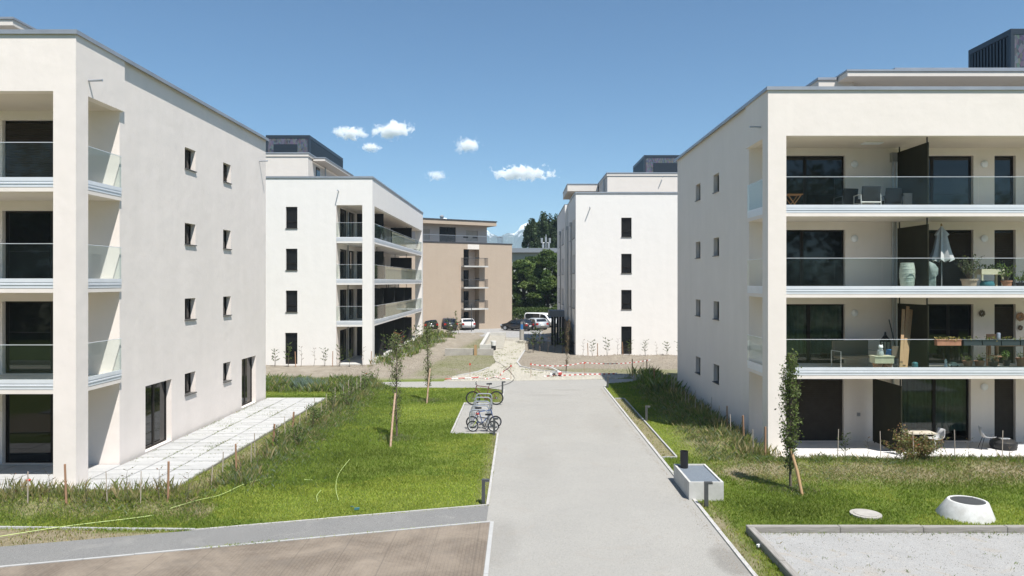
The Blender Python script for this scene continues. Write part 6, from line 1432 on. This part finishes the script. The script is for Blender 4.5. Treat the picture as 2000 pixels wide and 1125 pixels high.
# pallets along the glass with pots
for i, px in enumerate((1838, 1903, 1968)):
    t = thing('pallet', f"{ORD[i]} pale wooden pallet from the left on the floor behind the first balcony glass", 'pallet', onb(1, px, .38), 0, 'pallets on the first balcony')
    for k in range(3): mbt(lambda m: m.box(-.56, .56, -.2 + k * .15, -.1 + k * .15, .13, .16), 'deck_board', 'wood_pale' if 'wood_pale' in MT else MT.setdefault('wood_pale', M('pallet_wood', (.52, .47, .38), (.42, .37, .29), 4, .8)), t)
    for k in (-1, 0, 1): mbt(lambda m: m.box(k * .5 - .06, k * .5 + .06, -.2, .2, 0, .13), 'foot_block', 'wood_pale', t)
def onp(px, dy=.36): p = onb(1, px, dy); return (p[0], p[1], p[2] + .161)
potted('left of the two bright terracotta bowls of herbs on the pallets', onp(1890), 'terracotta', .17, .2, 'herb', 90, .42, .16, [(.13, .17, .05), (.17, .20, .07)], .06, 10)
potted('right of the two bright terracotta bowls of herbs on the pallets', onp(1913), 'terracotta', .17, .2, 'herb', 90, .42, .16, [(.13, .17, .05), (.17, .20, .07)], .06, 10)
potted('grey green cushion plant in a brown bowl on the pallets', onp(1940), 'wicker', .17, .17, 'cushion', 130, .42, .22, [(.20, .23, .17), (.15, .18, .12)], .055, 12)
potted('bright green leafy plant behind the bowls on the pallets', onp(1966, .5), 'black', .13, .2, 'leafy', 130, .42, .34, [(.10, .16, .04), (.07, .12, .03)], .075, 10)
potted('terracotta pot with sparse plant at the right edge of the pallets', onp(1994), 'terracotta', .16, .3, 'sparse', 40, .3, .2, DEEP, .06, 6)
t = thing('toy_car', 'tiny pale green toy car on the pallet', 'toy', onp(1862, .25)); mbt(lambda m: (m.box(-.19, .19, -.07, .07, .03, .10), m.box(-.1, .08, -.06, .06, .101, .16)), 'body', 'vase', t); mbt(lambda m: [m.tube([(q, -.075, .03), (q, .075, .03)], .03, 10) for q in (-.11, .11)], 'wheels', 'black', t)
t = thing('garden_figure', 'small white figure left of the toy car', 'figurine', onp(1847, .25)); mbt(lambda m: m.lathe([(.06, 0), (.06, .04), (.03, .1), (.05, .18), (.02, .27)], n=12), 'body', 'white', t, True)
t = thing('work_table', 'brown wooden table against the wall at the right end of the first balcony', 'table', onb(1, 1975, 1.5)); mbt(lambda m: m.box(-.75, .75, -.28, .28, .80, .86), 'table_top', 'stake_brown', t)
for sx in (-1, 1):
    for sy in (-1, 1): mbt(lambda m: m.box(sx * .68 - .04, sx * .68 + .04, sy * .22 - .04, sy * .22 + .04, 0, .80), 'leg', 'stake_brown', t)
t = thing('dining_chair', 'brown chair with slatted back in front of the narrow blind', 'chair', onb(1, 1945, 1.15)); mbt(lambda m: m.box(-.22, .22, -.22, .22, .43, .47), 'seat', 'stake_brown', t); mbt(lambda m: (m.box(-.22, .22, .19, .22, .95, 1.25)), 'backrest', 'stake_brown', t)
for sx in (-1, 1): mbt(lambda m: (m.box(sx * .2 - .02, sx * .2 + .02, .18, .22, 0, 1.2), m.box(sx * .2 - .02, sx * .2 + .02, -.22, -.18, 0, .43)), 'legs', 'stake_brown', t)
for px, z, r_, lb, mat in ((1918, 1.98, .13, 'dark round wreath hung right of the open balcony door', 'wicker'), (1993, 1.85, .17, 'brown dried wreath hung at the right edge of the first balcony', 'stake_brown'), (1993, 1.42, .10, 'small dark mask shaped ornament below the brown wreath', 'wicker')):
    p = onb(1, px, 2.35); m = MB(); m.torus((0, 0, 0), r_ * .62, r_ * .38, 'y', 22, 8); m.v = [(v[0], v[1] * .5, v[2] + .02 * math.sin(v[0] * 90)) for v in m.v]; m.build('wreath', mat, None, True, label=lb, cat='wreath', loc=(p[0], p[1], p[2] + z))
m = MB(); p = onb(1, 1742, 2.1); m.tube([(0, 0, 0), (.12, .05, .7), (-.10, .1, 1.75)], .02, 6) if False else m.tube([(.3, 0, 0), (-.05, .12, 1.75)], .022, 6); m.build('closed_sunshade', 'anthracite', None, label='thin dark rolled rod leaning on the wall left of the screen', cat='rod', loc=p)

# ground terrace
MT['shell_dimmed'] = M('shell_dimmed', (.50, .50, .50), None, rough=.5)  # white chair shells painted greyer to stand in for the shade
def shell_chair(label, loc, rot):
    t = thing('shell_chair', label, 'chair', loc, rot); n = 9; vs = []
    prof = [(-.24, .47), (-.20, .445), (0, .43), (.14, .45), (.21, .52), (.25, .66), (.28, .84)]
    for i, (y, z) in enumerate(prof):
        for k in range(n): u = (k / (n - 1) - .5) * 2; wv = .24 - .05 * max(0, i - 4) * .6; vs.append((u * wv, y - .05 * u * u * (i > 2), z + .06 * u * u * (i < 5)))
    m = MB(); m.add(vs, [(i * n + k, i * n + k + 1, (i + 1) * n + k + 1, (i + 1) * n + k) for i in range(len(prof) - 1) for k in range(n - 1)]); o = m.build('shell', 'shell_dimmed', t, True); md = o.modifiers.new('thick', 'SOLIDIFY'); md.thickness = .012
    for sx in (-1, 1):
        for sy in (-1, 1): mbt(lambda m: m.tube([(sx * .12, sy * .12, .44), (sx * .22, sy * .24, 0)], .011, 6), 'leg', 'black', t)
def onc(px, dy): y = CY + dy; return ((px - 1015) * y / 1390, y, CZ - .149)
shell_chair('white shell chair with black legs before the narrow blind on the right terrace', onc(1928, 1.15), R(70))
shell_chair('white shell chair at the right side of the terrace table behind the russet shrub', onc(1828, .8), R(-80))
shell_chair('white shell chair at the left side of the terrace table behind the russet shrub', onc(1756, .9), R(90))
t = thing('terrace_table', 'pale table behind the russet shrub', 'table', onc(1790, .85)); mbt(lambda m: m.box(-.55, .55, -.4, .4, .70, .74), 'table_top', 'wood_pale', t)
for sx in (-1, 1):
    for sy in (-1, 1): mbt(lambda m: m.box(sx * .48 - .025, sx * .48 + .025, sy * .33 - .025, sy * .33 + .025, 0, .70), 'leg', 'white', t)
t = thing('storage_bag', 'black padded bag lying beside the white shell chair', 'bag', onc(1960, 1.3)); mbt(lambda m: m.lathe([(.40, 0), (.46, .10), (.44, .26), (.30, .36), (.1, .38)], n=20), 'bag_body', 'black', t, True); mbt(lambda m: m.box(-.22, .12, -.2, -.05, .39, .42), 'white_sheet', 'white', t)
t = thing('planter_tray', 'white low tray at the right end of the ground terrace', 'tray', onc(1996, 1.2)); mbt(lambda m: m.box(-.35, .5, -.25, .25, 0, .16), 'tray', 'white', t)
m = MB(); m.tube([(-.1, -1.05, .52), (2.2, -1.0, .42), (4.6, -1.25, .40)], .006, 4); m.build('guide_wire', 'pipe', None, label='thin wire strung along the canes before the right terrace', cat='wire', loc=(9.0, 24.9, -.1))
